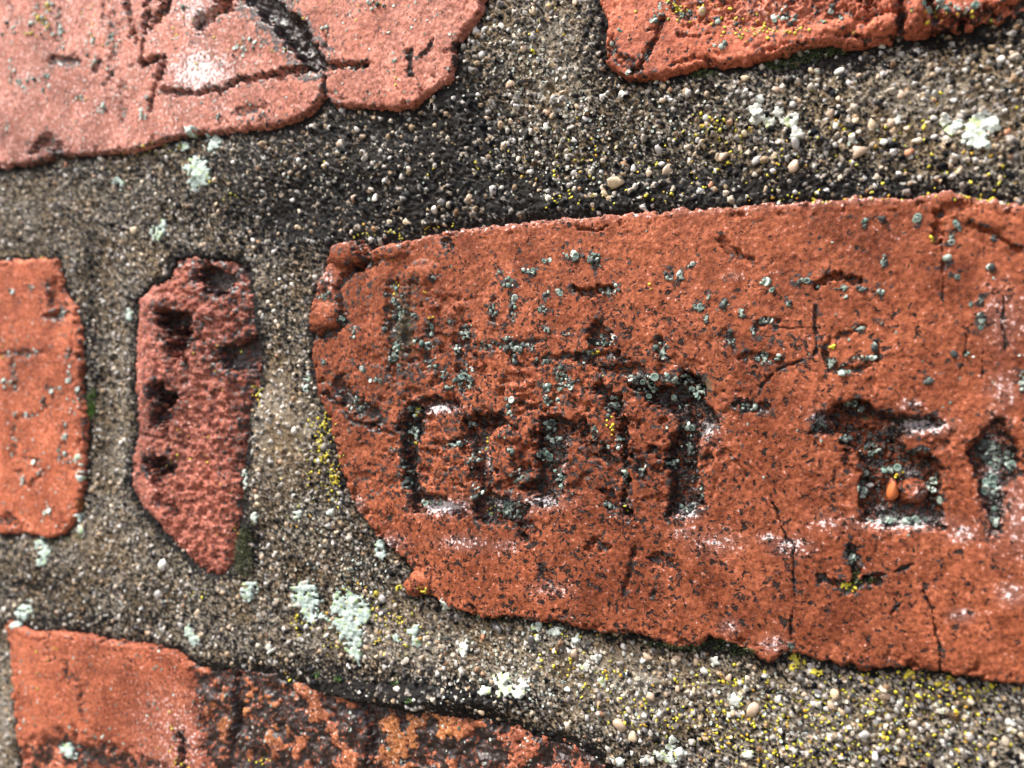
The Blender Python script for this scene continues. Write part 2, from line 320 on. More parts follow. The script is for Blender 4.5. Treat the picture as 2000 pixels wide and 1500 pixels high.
DISCS = [(1034, 532, 18, 8), (990, 551, 12, 10), (1121, 499, 22, 10), (1167, 511, 14, 16), (1069, 509, 10, 5), (978, 532, 5, 5), (852, 542, 6, 6), (964, 602, 8, 24), (1004, 598, 7, 26), (1065, 602, 10, 14), (1121, 570, 10, 5), (1191, 567, 22, 12), (1069, 574, 8, 6),
          (1093, 570, 6, 6), (880, 630, 7, 7), (841, 644, 6, 16), (813, 668, 8, 8), (911, 651, 18, 16), (894, 682, 8, 12), (957, 675, 24, 10), (992, 661, 12, 8), (1002, 679, 25, 10), (1027, 679, 22, 10), (1006, 700, 6, 10), (838, 675, 12, 14), (841, 717, 15, 12), (908, 735, 20, 24),
          (911, 756, 20, 8), (880, 756, 14, 5), (869, 731, 8, 14), (1065, 707, 28, 6), (1093, 728, 16, 16), (1104, 749, 20, 16), (1069, 760, 14, 14), (1072, 782, 12, 8), (1097, 780, 12, 8), (995, 795, 8, 26), (1181, 665, 25, 14), (1261, 749, 24, 26), (1195, 791, 12, 26),
          (1069, 833, 18, 14), (1076, 857, 22, 10), (1058, 889, 14, 12), (1002, 878, 10, 8), (915, 829, 10, 8), (887, 868, 14, 8), (1290, 682, 16, 20), (1107, 651, 10, 8), (1069, 644, 8, 6), (736, 742, 12, 6), (712, 721, 8, 6), (754, 644, 6, 6), (778, 679, 5, 20), (810, 616, 12, 6),
          (666, 623, 5, 10), (635, 707, 5, 5), (636, 578, 14, 8), (1352, 520, 8, 4), (1331, 540, 10, 10), (1307, 540, 8, 14), (1415, 595, 8, 14), (1450, 614, 8, 10), (1491, 550, 10, 6), (1510, 569, 5, 5), (1541, 597, 6, 6), (1382, 581, 6, 6), (1363, 602, 8, 8), (1380, 626, 8, 6),
          (1496, 626, 22, 6), (1471, 644, 6, 8), (1489, 700, 18, 14), (1520, 700, 8, 6), (1426, 661, 14, 14), (1566, 550, 12, 6), (1597, 560, 5, 5), (1643, 563, 14, 6), (1685, 563, 14, 5), (1720, 570, 8, 8), (1653, 581, 5, 5), (1681, 644, 16, 6), (1625, 710, 8, 16), (1646, 724, 14, 6),
          (1709, 679, 6, 12), (1692, 700, 18, 6), (1723, 630, 4, 8), (1727, 511, 5, 12), (1688, 437, 6, 10), (1723, 430, 6, 4), (1790, 427, 4, 6), (1870, 441, 8, 10), (1856, 469, 6, 12), (1851, 509, 5, 5), (1916, 626, 8, 16), (1916, 588, 4, 8), (1895, 594, 4, 4), (1865, 540, 4, 4), (1864, 693, 4, 4), (1888, 693, 4, 4),
          (1996, 742, 8, 20), (1811, 742, 8, 8), (1940, 465, 5, 5), (1930, 525, 6, 6), (1314, 777, 10, 6), (1331, 795, 10, 6), (1345, 878, 8, 12), (1360, 760, 16, 20), (1320, 740, 30, 14), (1340, 840, 12, 14), (1310, 905, 10, 14), (1597, 830, 14, 12), (1683, 801, 8, 8), (1660, 790, 14, 6), (1649, 857, 12, 8),
          (1683, 956, 8, 20), (1822, 952, 10, 20), (1838, 976, 8, 12), (1690, 925, 8, 10), (1760, 1018, 70, 7), (1740, 920, 20, 7), (1700, 880, 24, 12), (1800, 880, 20, 6), (1944, 900, 20, 26), (1940, 960, 14, 26), (1946, 1020, 10, 24), (1930, 870, 20, 14), (1975, 900, 10, 26),
          (800, 840, 10, 30), (790, 930, 12, 30), (806, 800, 12, 10), (850, 984, 30, 6), (1000, 985, 30, 8), (985, 1004, 40, 10), (925, 900, 10, 20), (930, 960, 12, 14), (1222, 930, 8, 30), (1210, 860, 10, 20), (1180, 870, 10, 10), (1160, 845, 10, 12), (1190, 985, 10, 10), (1256, 920, 8, 14), (1090, 930, 14, 20), (1020, 930, 20, 20),
          (775, 600, 14, 40), (770, 700, 12, 30), (700, 790, 24, 16), (690, 650, 8, 14), (1235, 735, 14, 8), (1150, 690, 12, 8), (1340, 995, 14, 8), (1370, 960, 6, 14), (1466, 794, 18, 8), (1664, 1092, 6, 14), (1545, 1262, 6, 8)]
for c in DISCS: dab(m, 0, c[0], c[1], c[2] * 1.25 + 5, c[3] * 1.25 + 5, .66)

# ---- the pink brick with scratched lines
t_ = BR['scratched']; w = t_.w; X, Y = PX[w], PY[w]
t_.A[..., 3] = .16 + .1 * J[w]
t_.A[..., 1] += .30 * sstep(700, 300, X) + .06
for p, ww, dd, cc, tp in [
    ([(490, -20), (530, 20), (570, 62), (606, 116)], 27, 2.6, 1.5, False), ([(332, -10), (318, 22), (292, 58)], 16, 2.2, .7, True), ([(456, -4), (424, 20), (390, 50)], 16, 2.0, .6, False),
    ([(246, -10), (256, 40), (266, 90)], 9, 1.5, .7, True), ([(292, -10), (284, 50), (280, 98)], 9, 1.5, .7, True), ([(205, -10), (202, 50)], 5, .5, .5, False),
    ([(105, 115), (120, 122), (148, 118)], 11, .9, .7, False), ([(196, 122), (186, 140)], 8, .6, .6, False), ([(274, 124), (318, 115)], 8, 1.4, .7, False), ([(318, 120), (308, 160), (286, 216)], 8, 1.4, .6, True),
    ([(320, 178), (370, 184), (430, 176), (470, 158), (540, 148), (600, 134), (640, 126), (715, 130)], 8, 1.4, .62, False), ([(633, 176), (632, 150)], 6, .9, .8, False),
    ([(644, 70), (632, 116)], 3, .4, .6, False), ([(222, 30), (226, 100), (222, 160)], 9, .35, .45, False), ([(212, 140), (204, 170)], 4, .5, .5, False), ([(242, 160), (240, 240)], 7, .35, .4, False),
    ([(466, 222), (500, 214), (520, 206)], 8, .5, .5, False), ([(850, 80), (840, 100), (826, 112)], 5, .5, .7, False), ([(800, 108), (802, 145)], 8, .7, .85, False), ([(690, 128), (716, 130)], 8, .5, .85, False),
    ([(70, 290), (90, 275), (110, 290)], 14, 1.2, .6, False), ([(118, 20), (112, 80)], 5, .3, .45, False), ([(20, 10), (28, 40)], 6, .3, .5, False), ([(260, 130), (300, 110)], 5, .5, .3, False)]:
    carve(t_, p, ww, dd, cc, 2.0, tp)
for x, y, rx, ry, a in [(392, 140, 80, 52, 1.1), (380, 20, 56, 50, .9), (300, 80, 34, 40, .55), (430, 212, 40, 14, .62), (340, 210, 30, 24, .5), (120, 40, 60, 40, .5), (60, 150, 60, 40, .5), (340, 255, 30, 14, .5), (390, 75, 30, 40, .66)]:
    dab(t_, 1, x, y, rx, ry, a)
t_.A[..., 0] += t_.edge * .5 * sstep(100, 300, Y)
dab(t_, 0, 90, 290, 26, 16, .7); dab(t_, 0, 500, 232, 60, 10, .55); dab(t_, 0, 890, 110, 10, 40, .8); dab(t_, 0, 640, 200, 30, 14, .8)

# ---- the brick with a flaked face
f_ = BR['flaked']; w = f_.w; X, Y = PX[w], PY[w]
f_.A[..., 3] = .22 + .1 * J[w]
f_.A[..., 1] += f_.edge * .1
pocket(f_, [(1290, -40), (1700, -60), (1720, 10), (1690, 40), (1600, 52), (1560, 60), (1500, 72), (1440, 70), (1400, 58), (1330, 64), (1310, 40)], .8, 26, .28, .7)
pocket(f_, [(1690, -30), (1770, -30), (1764, 30), (1700, 60), (1660, 56)], .6, 20, .3, .9)
for x, y, rx, ry, hh, cr, an in [(1792, 22, 20, 44, 2.2, .0, .35), (1726, 48, 36, 20, 1.3, .0, -.3), (1740, 10, 26, 16, 1.0, .1, 0), (1680, 18, 26, 14, .9, .1, .3), (1640, 52, 34, 14, .7, 0, -.2), (1370, 24, 12, 10, .8, 0, 0)]:
    lump(f_, x, y, rx, ry, hh, cr, an)
for p, ww, dd, cc in [([(1294, 36), (1284, 70), (1262, 116), (1240, 146)], 7, 1.0, .75), ([(1196, 86), (1206, 110), (1236, 128)], 9, .6, .7), ([(1764, -20), (1760, 30), (1752, 64)], 9, 1.8, .8), ([(1815, 10), (1830, 34), (1900, 36), (2000, 14), (2100, 0)], 14, 1.6, .7),
                      ([(1256, 60), (1280, 56)], 4, .4, .5), ([(1330, 70), (1400, 66)], 4, .4, .3), ([(1650, 70), (1700, 76)], 6, .6, .6), ([(1310, 128), (1340, 120), (1380, 116)], 5, .5, .55)]:
    carve(f_, p, ww, dd, cc)
dab(f_, 0, 1560, 80, 50, 14, .6); dab(f_, 0, 1860, 30, 90, 20, .6); dab(f_, 1, 1880, 20, 60, 12, .55); dab(f_, 2, 1900, 30, 60, 12, .4); dab(f_, 1, 1500, 20, 90, 24, .4); dab(f_, 0, 1250, 140, 30, 16, .55)

# ---- the flat orange brick
q_ = BR['flat']; w = q_.w; X, Y = PX[w], PY[w]
q_.A[..., 3] = .08
q_.A[..., 1] += .10
q_.A[..., 0] += q_.edge * .45 * sstep(60, 150, X)
pocket(q_, [(92, 548), (112, 540), (130, 590), (140, 620), (118, 632), (96, 618), (80, 585)], 1.0, 12, .45)
for p, ww, dd, cc in [([(88, 618), (110, 615)], 8, .9, .8), ([(0, 690), (30, 692), (76, 688)], 7, .4, .55), ([(24, 700), (28, 760)], 6, .4, .5), ([(90, 758), (112, 766), (86, 800), (30, 820)], 4, .3, .5), ([(24, 830), (26, 890), (72, 900)], 5, .3, .5),
                      ([(30, 920), (54, 952), (84, 920)], 5, .4, .6), ([(120, 830), (122, 890)], 6, .3, .5), ([(50, 560), (60, 580)], 4, .3, .4), ([(130, 690), (152, 700)], 7, .6, .6), ([(8, 1010), (30, 1030)], 12, .6, .6)]:
    carve(q_, p, ww, dd, cc)

# ---- the small pitted fragment
g_ = BR['fragment']; w = g_.w; X, Y = PX[w], PY[w]
g_.h += ROUGH[w] * 1.25 * sstep(262, 320, X) + FINE[w] * .12 + CELL[w] * .5 * sstep(280, 330, X) - 2.6 * sstep(420, 520, X) - .8 * sstep(600, 500, Y)
g_.A[..., 3] = .45; g_.h += J2[w] * .22 * sstep(270, 320, X)
g_.h -= .7 * sstep(980, 1110, Y)
g_.A[..., 0] = .14 + .55 * sstep(400, 490, X) + .25 * sstep(580, 500, Y); g_.A[..., 1] = .16 + .14 * sstep(330, 262, X); g_.A[..., 2] = .12  # lit left strip and shaded right side painted into bloom and crust
for p, ww, dd, cc in [([(322, 628), (348, 636)], 29, 5.0, 1.0), ([(336, 650), (344, 684)], 25, 4.4, .9), ([(306, 764), (324, 784)], 22, 4.4, 1.0), ([(314, 790), (306, 816)], 21, 3.6, .9), ([(292, 908), (322, 914)], 19, 4.0, 1.0), ([(304, 930), (306, 950)], 12, 2.0, .5),
                      ([(398, 534), (420, 552)], 28, 3.6, 1.2), ([(270, 850), (330, 858), (380, 880)], 6, .6, .3), ([(445, 700), (490, 680)], 32, 2.4, 1.1), ([(380, 660), (430, 700)], 8, .6, .5), ([(300, 976), (330, 1000)], 12, 1.2, .5), ([(330, 880), (320, 840)], 8, .8, .4)]:
    carve(g_, p, ww, dd, cc)
lump(g_, 398, 612, 17, 15, 1.1, 0); lump(g_, 345, 692, 20, 14, 1.0, 0); lump(g_, 276, 700, 24, 130, .5)
dab(g_, 1, 405, 622, 12, 6, .9); dab(g_, 1, 348, 690, 10, 6, .8); dab(g_, 2, 350, 735, 26, 14, .6); dab(g_, 1, 360, 760, 24, 14, .5)

# ---- the half burnt brick
u_ = BR['burnt']; w = u_.w; X, Y = PX[w], PY[w]
stepx = 372 + .13 * (Y - 1290) + J[w] * 10
rough = sstep(-14, 16, X - stepx)
low = sstep(-20, 30, (Y - 1430) + J[w] * 40 - .35 * np.abs(X - 120)) * sstep(360, 300, X)
rr = np.maximum(rough, low * .9)
RG = fbm(5.0, 5, 171, .58, UM[w], VM[w])
u_.h += rr * (-1.5 + RG * 1.9 + J2[w] * .25 + FINE[w] * .14)
isl = sstep(.03, .10, fbm(6.5, 4, 77, .6, UM[w], VM[w]) + .1 * sstep(700, 740, X) * sstep(900, 860, X) - .05)
u_.h = u_.h * (1 - rough * isl * .6) + rough * isl * .6 * (-.55 + .2 * J2[w] + .1 * FINE[w])
u_.A[..., 0] = np.clip(rr * (1.0 - .92 * isl) + u_.edge * .3, 0, 1)
u_.A[..., 3] = .30 + .2 * J[w]; u_.A[..., 1] = .14 + .34 * sstep(220, 330, X) * sstep(1300, 1420, Y) * (1 - rough) + rr * .12
OCHRE = rough * isl * np.clip(1.2 * np.exp(-(((X - 500) / 110) ** 2 + ((Y - 1400) / 60) ** 2)) + 1.4 * np.exp(-(((X - 790) / 100) ** 2 + ((Y - 1440) / 60) ** 2)) + .15, 0, 1)
for p, ww, dd, cc in [([(452, 1330), (456, 1400), (450, 1450)], 9, 1.6, .9), ([(354, 1440), (358, 1500), (360, 1560)], 9, 1.8, .9), ([(130, 1300), (140, 1330)], 7, .5, .5), ([(155, 1340), (158, 1400)], 5, .4, .6), ([(240, 1300), (268, 1320)], 2.5, .3, .5),
                      ([(700, 1370), (720, 1440), (716, 1520)], 12, 1.0, .8), ([(90, 1240), (100, 1290)], 6, .4, .3)]:
    carve(u_, p, ww, dd, cc)
for nm in ('low_right', 'low_left'):
    BR[nm].h += 0

# ------------------------------------------------------------------ mortar
HM = -1.25 + .55 * BROAD + .55 * fbm(9, 3, 81, .5) + .32 * fbm(2.4, 3, 91, .6) + .12 * J2 + .07 * FINE
near = sstep(-2.2, .4, INSIDE)
HM -= near * .35
def add_m(x, y, rx, ry, a):
    global HM
    HM += a * np.exp(-(((PX - x) / rx) ** 2 + ((PY - y) / ry) ** 2))
add_m(780, 1372, 210, 26, 1.9); add_m(560, 330, 200, 40, .5); add_m(1300, 400, 400, 30, .7); add_m(560, 800, 60, 250, .6); add_m(205, 800, 24, 260, -1.0)
add_m(505, 890, 30, 80, .9); add_m(1500, 100, 200, 30, -.6); add_m(1850, 70, 150, 30, -1.2)
# how dark the mortar is: sooty crust, with shade painted under the upper bricks
DK = np.full(PX.shape, .42, np.float32)
for x, y, rx, ry, a in [(650, 330, 280, 110, .30), (1250, 330, 420, 70, .16), (660, 420, 180, 60, .47), (900, 390, 160, 50, .40), (1500, 370, 300, 26, .46), (1200, 390, 200, 26, .46), (840, 250, 120, 60, .46), (900, 170, 60, 60, .30), (1170, 100, 40, 120, .30), (780, 1368, 230, 30, .75), (560, 1310, 220, 26, .30), (1560, 110, 130, 24, .6),
                        (1880, 66, 150, 20, .4), (1850, 200, 200, 90, -.16), (1100, 60, 50, 60, -.12), (1080, 180, 60, 60, -.15), (540, 830, 50, 100, -.32), (760, 1250, 180, 60, -.14), (1150, 1330, 260, 90, -.20), (1700, 1420, 340, 90, -.10), (530, 640, 60, 90, .1),
                        (200, 440, 220, 90, .02), (210, 800, 40, 260, -.06), (660, 880, 30, 120, .22), (480, 1060, 20, 40, .5), (60, 1140, 90, 30, .2), (160, 1050, 60, 40, -.15), (300, 1150, 260, 60, .0), (710, 1080, 60, 50, .10), (0, 1400, 20, 140, -.2), (150, 1215, 150, 14, .35), (1290, 1250, 180, 16, .3), (1400, 1265, 70, 18, .5), (170, 640, 14, 200, .3), (1060, 1470, 120, 40, .4), (860, 140, 40, 90, .2), (1340, 180, 60, 40, .2), (20, 330, 200, 14, .3), (600, 250, 200, 14, .35)]:
    DK += (a if (a < 0 or a > .45) else a * .55) * np.exp(-(((PX - x) / rx) ** 2 + ((PY - y) / ry) ** 2))
CR = fbm(1.2, 4, 101, .75) * .8 + fbm(.45, 2, 105) * .75
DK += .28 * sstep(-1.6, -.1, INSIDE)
CRM = sstep(-.07, .07, CR + (DK - .40) * 1.6)
TAN = fbm(11, 3, 111)
MC = np.empty(PX.shape + (4,), np.float32)
base_a = np.array([.225, .170, .105]); base_b = np.array([.28, .25, .20]); 
k = sstep(-.4, .4, TAN)[..., None]
MC[..., :3] = base_a * (1 - k) + base_b * k
MC[..., :3] *= (1 + .35 * FINE)[..., None]
MC[..., 3] = .75
dark = np.array([.0038, .0048, .0068])
MC[..., :3] = MC[..., :3] * (1 - CRM[..., None] * .95) + dark * CRM[..., None] * .95
MC[..., 3] = np.where(CRM > .5, .62, .8)
HM += CRM * (.08 + .26 * J2 + .24 * FINE)
# sand: thousands of small grains pressed into the face of the joint
PAL = np.array([[.60, .58, .54], [.50, .44, .36], [.42, .31, .20], [.33, .30, .27], [.55, .47, .36], [.24, .21, .19], [.66, .65, .62], [.36, .22, .13], [.15, .14, .14]])
PW = np.array([.16, .17, .16, .16, .12, .08, .06, .04, .05]); PW /= PW.sum()
mort = (INSIDE < .25)
jj, ii = np.nonzero(mort & (PX > -120) & (PX < 2120) & (PY > -95) & (PY < 1590))
area_w = (1.0 / PPM[jj, ii] ** 2); area_w /= area_w.sum()
NG = 27000
PASTE = .85 * sstep(.12, .3, fbm(7, 4, 401, .6))
pick = rng.choice(len(jj), NG, p=area_w)
gd = np.clip(rng.lognormal(math.log(.58), .36, NG), .3, 1.35)          # diameters, mm
order = np.argsort(-gd); order = order[::-1]
for n in order:
    j, i = jj[pick[n]], ii[pick[n]]
    if INSIDE[j, i] > -1.1 and random.random() < .6: continue
    if PASTE[j, i] > random.random(): continue
    pp = PPM[j, i]; r = gd[n] * .5
    a = r * random.uniform(.85, 1.3); bb = r * random.uniform(.65, 1.0)
    wi = int(math.ceil(a * pp / STEP)) + 1
    j0, j1, i0, i1 = max(0, j - wi), min(NY, j + wi + 1), max(0, i - wi), min(NX, i + wi + 1)
    du = UM[j0:j1, i0:i1] - UM[j, i]; dv = VM[j0:j1, i0:i1] - VM[j, i]
    th = random.random() * 3.14; c, s = math.cos(th), math.sin(th)
    q = np.zeros(du.shape, np.float32)
    for kf in range(5):
        an = th + kf * 1.2566 + random.uniform(-.35, .35); rk = (a if kf % 2 else bb) * random.uniform(.75, 1.05)
        q = np.maximum(q, (du * math.cos(an) + dv * math.sin(an)) / rk)
    hh = HM[j, i] + random.uniform(-.5, .0) * r + (1 - np.clip(q, 0, 1) ** 3) * r * random.uniform(.7, 1.2) + du * random.uniform(-.5, .5) + dv * random.uniform(-.4, .5)
    up = (q < 1) & (hh > HM[j0:j1, i0:i1])
    sub = HM[j0:j1, i0:i1]; sub[up] = hh[up]
    dk = DK[j, i]
    u = random.random()
    if (CRM[j, i] > .5 and u < .62) or u < (dk - .34) * .7: cc = dark * random.uniform(.5, 2.0) if random.random() < .6 else np.array((.06, .058, .056)) * random.uniform(.4, 1.6); ro = random.uniform(.4, .7)
    else:
        cc = PAL[min(8, int(np.searchsorted(np.cumsum(PW), random.random())))]
        cc = np.minimum(cc * random.choice((.35, .55, .8, 1.0, 1.3)) * random.uniform(.85, 1.1), .78); ro = random.uniform(.25, .6)
    MC[j0:j1, i0:i1][up] = (cc[0], cc[1], cc[2], ro)

# ------------------------------------------------------------------ the whole relief, for things that grow on it
HT = HM.copy(); ONB = np.zeros(PX.shape, bool)
for b in BR.values():
    s = HT[b.w]; up = (b.d > -.2) & (b.h > s); s[up] = b.h[up]; ONB[b.w] |= up
def spot(px, py):
    i = int(np.clip(np.searchsorted(XS, px), 1, NX - 1)); j = int(np.clip(np.searchsorted(YS, py), 1, NY - 1))
    if px - XS[i - 1] < XS[i] - px: i -= 1
    if py - YS[j - 1] < YS[j] - py: j -= 1
    return j, i

# ------------------------------------------------------------------ node helpers and materials
def new_mat(name):
    m = bpy.data.materials.new(name); m.use_nodes = True; nt = m.node_tree; nt.nodes.clear()
    out = nt.nodes.new('ShaderNodeOutputMaterial'); p = nt.nodes.new('ShaderNodeBsdfPrincipled')
    nt.links.new(p.outputs[0], out.inputs[0])
    return m, nt, p
class NT:
    def __init__(s, nt): s.nt = nt; s.tc = nt.nodes.new('ShaderNodeTexCoord')
    def put(s, sock, v):
        if isinstance(v, bpy.types.NodeSocket): s.nt.links.new(v, sock)
        else: sock.default_value = v
    def noise(s, scale, detail=3, rough=.55, off=0, dist=0):
        n = s.nt.nodes.new('ShaderNodeTexNoise'); n.inputs['Scale'].default_value = scale; n.inputs['Detail'].default_value = detail
        n.inputs['Roughness'].default_value = rough; n.inputs['Distortion'].default_value = dist
        mp = s.nt.nodes.new('ShaderNodeMapping'); mp.inputs['Location'].default_value = (off, off * .7, off * 1.3)
        s.nt.links.new(s.tc.outputs['Object'], mp.inputs[0]); s.nt.links.new(mp.outputs[0], n.inputs['Vector'])
        return n.outputs[0]
    def math(s, op, a, b=0.0, c=0.0, clamp=False):
        n = s.nt.nodes.new('ShaderNodeMath'); n.operation = op; n.use_clamp = clamp
        s.put(n.inputs[0], a); s.put(n.inputs[1], b); s.put(n.inputs[2], c); return n.outputs[0]
    def thr(s, x, t, gain):                       # crisp mask: (x - t) * gain, 0..1
        return s.math('MULTIPLY', s.math('SUBTRACT', x, t), gain, clamp=True)
    def mix(s, f, a, b):
        n = s.nt.nodes.new('ShaderNodeMix'); n.data_type = 'RGBA'
        s.put(n.inputs['Factor'], f); s.put(n.inputs[6], a); s.put(n.inputs[7], b); return n.outputs[2]
    def mul(s, a, f):
        n = s.nt.nodes.new('ShaderNodeMix'); n.data_type = 'RGBA'; n.blend_type = 'MULTIPLY'; n.inputs['Factor'].default_value = 1
        s.put(n.inputs[6], a); s.put(n.inputs[7], f); return n.outputs[2]
    def attr(s, name):
        n = s.nt.nodes.new('ShaderNodeAttribute'); n.attribute_name = name; return n
    def sep(s, c):
        n = s.nt.nodes.new('ShaderNodeSeparateColor'); s.put(n.inputs[0], c); return n.outputs
    def bump(s, h, dist, strength=1.0, prev=None):
        n = s.nt.nodes.new('ShaderNodeBump'); n.inputs['Distance'].default_value = dist; n.inputs['Strength'].default_value = strength
        s.put(n.inputs['Height'], h)
        if prev is not None: s.put(n.inputs['Normal'], prev)
        return n.outputs[0]
def rgb(r, g, b): return (r, g, b, 1)

def brick_mat(name, c1, c2, c3, ochre=None):
    m, nt, p = new_mat(name); N = NT(nt)
    at_ = N.attr('stain'); ch = N.sep(at_.outputs['Color'])
    crust, white, green, speck = ch[0], ch[1], ch[2], at_.outputs['Alpha']
    big = N.noise(110, 3, .5, 1); mid = N.noise(620, 4, .6, 2); fine = N.noise(1700, 4, .7, 3); grit = N.noise(3600, 2, .6, 4)
    c = N.mix(N.thr(big, .36, 3.5), c1, c2)
    c = N.mix(N.math('MULTIPLY', N.thr(mid, .50, 5), .55), c, c3)
    if ochre:
        oc = N.attr('ochre'); c = N.mix(N.math('MULTIPLY', oc.outputs['Fac'], .9), c, ochre)
    c = N.mul(c, N.mix(N.thr(fine, .36, 3.4), rgb(.40, .36, .34), rgb(1.25, 1.25, 1.25)))
    skin = N.thr(N.noise(170, 6, .66, 21), .50, 14); grime = N.noise(55, 5, .6, 25)
    c = N.mul(c, N.mix(skin, rgb(1.08, 1.08, 1.08), rgb(.84, .80, .78)))
    c = N.mul(c, N.mix(N.thr(grime, .40, 4), rgb(1.14, 1.14, 1.14), rgb(.66, .62, .60)))
    # pale bloom, and the light painted on rim and lips
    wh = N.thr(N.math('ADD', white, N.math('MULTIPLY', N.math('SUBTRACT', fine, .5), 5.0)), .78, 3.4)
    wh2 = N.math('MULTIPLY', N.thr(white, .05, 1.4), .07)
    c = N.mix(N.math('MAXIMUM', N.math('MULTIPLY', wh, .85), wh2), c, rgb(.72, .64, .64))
    # green film
    gr = N.thr(N.math('ADD', green, N.math('MULTIPLY', N.math('SUBTRACT', fine, .5), 1.6)), .58, 4)
    c = N.mix(N.math('MULTIPLY', gr, .85), c, rgb(.055, .075, .045))
    # black crust with some painted shade, and black specks
    nz = N.noise(900, 5, .68, 7)
    cm = N.thr(N.math('ADD', crust, N.math('MULTIPLY', N.math('SUBTRACT', nz, .5), 4.6)), .56, 6)
    sp = N.noise(1250, 2.5, .55, 9, .6); sp2 = N.noise(330, 2, .5, 12)
    sm = N.thr(N.math('ADD', N.math('ADD', sp, N.math('MULTIPLY', speck, .17)), N.math('MULTIPLY', N.math('SUBTRACT', sp2, .5), .22)), .69, 18)
    dk = N.math('MAXIMUM', cm, sm)
    c = N.mix(N.math('MULTIPLY', dk, .95), c, N.mix(N.thr(fine, .4, 5), rgb(.004, .004, .004), rgb(.020, .020, .020)))
    c = N.mix(N.math('MULTIPLY', N.thr(N.math('ADD', white, N.math('MULTIPLY', N.math('SUBTRACT', fine, .5), 2.4)), .80, 4), .85), c, rgb(.74, .68, .68))  # strongest pale marks over the crust: bloom and painted light on letter lips
    N.put(p.inputs['Base Color'], c)
    N.put(p.inputs['Roughness'], N.math('SUBTRACT', .55, N.math('MULTIPLY', cm, .27)))
    N.put(p.inputs['Specular IOR Level'], N.math('ADD', .12, N.math('MULTIPLY', cm, .40)))
    h = N.math('ADD', N.math('MULTIPLY', fine, .8), N.math('MULTIPLY', grit, .15))
    h = N.math('SUBTRACT', h, N.math('MULTIPLY', sm, .8)); h = N.math('ADD', h, N.math('MULTIPLY', cm, .5)); h = N.math('SUBTRACT', h, N.math('MULTIPLY', skin, .35))
    b1 = N.bump(h, .00015)
    N.put(p.inputs['Normal'], N.bump(mid, .0004, .5, b1))
    return m
M_CARVED = brick_mat('carved_brick', rgb(.275, .080, .037), rgb(.345, .108, .053), rgb(.205, .058, .028))
M_PINK = brick_mat('pink_brick', rgb(.47, .180, .125), rgb(.55, .245, .185), rgb(.40, .140, .092))
M_FLAKED = brick_mat('flaked_brick', rgb(.47, .145, .082), rgb(.53, .175, .105), rgb(.36, .09, .045))
M_FLAT = brick_mat('flat_brick', rgb(.45, .130, .064), rgb(.53, .170, .090), rgb(.37, .100, .050))
M_FRAG = brick_mat('fragment_brick', rgb(.35, .108, .068), rgb(.44, .155, .108), rgb(.25, .068, .041))
M_BURNT = brick_mat('burnt_brick', rgb(.40, .115, .056), rgb(.48, .150, .078), rgb(.30, .085, .045), rgb(.42, .165, .048))

m, nt, p = new_mat('sandy_mortar'); N = NT(nt)
a = N.attr('grain'); fine = N.noise(2600, 4, .65, 5); mid = N.noise(900, 3, .6, 6)
c = N.mul(a.outputs['Color'], N.mix(N.thr(fine, .35, 3.2), rgb(.5, .48, .46), rgb(1.2, 1.2, 1.2)))
N.put(p.inputs['Base Color'], c)
N.put(p.inputs['Roughness'], a.outputs['Alpha'])
N.put(p.inputs['Normal'], N.bump(fine, .00026, 1.0, N.bump(mid, .0004, .6)))
p.inputs['Specular IOR Level'].default_value = .09
M_MORTAR = m

def inst_mat(name, rough=.5, var=(.75, 1.12), bumpd=.00008, sss=0.0, scale=2600):
    m, nt, p = new_mat(name); N = NT(nt)
    a = N.attr('tint'); fine = N.noise(scale, 3, .6, 5)
    lo, hi = var
    N.put(p.inputs['Base Color'], N.mul(a.outputs['Color'], N.mix(N.thr(fine, .35, 3.3), rgb(lo, lo, lo), rgb(hi, hi, hi))))
    p.inputs['Roughness'].default_value = rough
    if sss:
        p.inputs['Subsurface Weight'].default_value = sss; p.inputs['Subsurface Radius'].default_value = (1, .9, .8); p.inputs['Subsurface Scale'].default_value = .0006
    N.put(p.inputs['Normal'], N.bump(fine, bumpd))
    return m
M_SAND = inst_mat('sand_grains', .38)
M_LICHEN = inst_mat('lichen', .72, (.7, 1.1), .00012)
M_YELLOW = inst_mat('yellow_lichen', .6, (.7, 1.15), .00008)
M_MOSS = inst_mat('moss', .7, (.5, 1.3))
def plain(name, c1, c2, rough, scale=900):
    m, nt, p = new_mat(name); N = NT(nt)
    n1 = N.noise(scale, 4, .6, 2)
    N.put(p.inputs['Base Color'], N.mix(N.thr(n1, .35, 3), c1, c2)); p.inputs['Roughness'].default_value = rough
    N.put(p.inputs['Normal'], N.bump(n1, .0002))
    return m

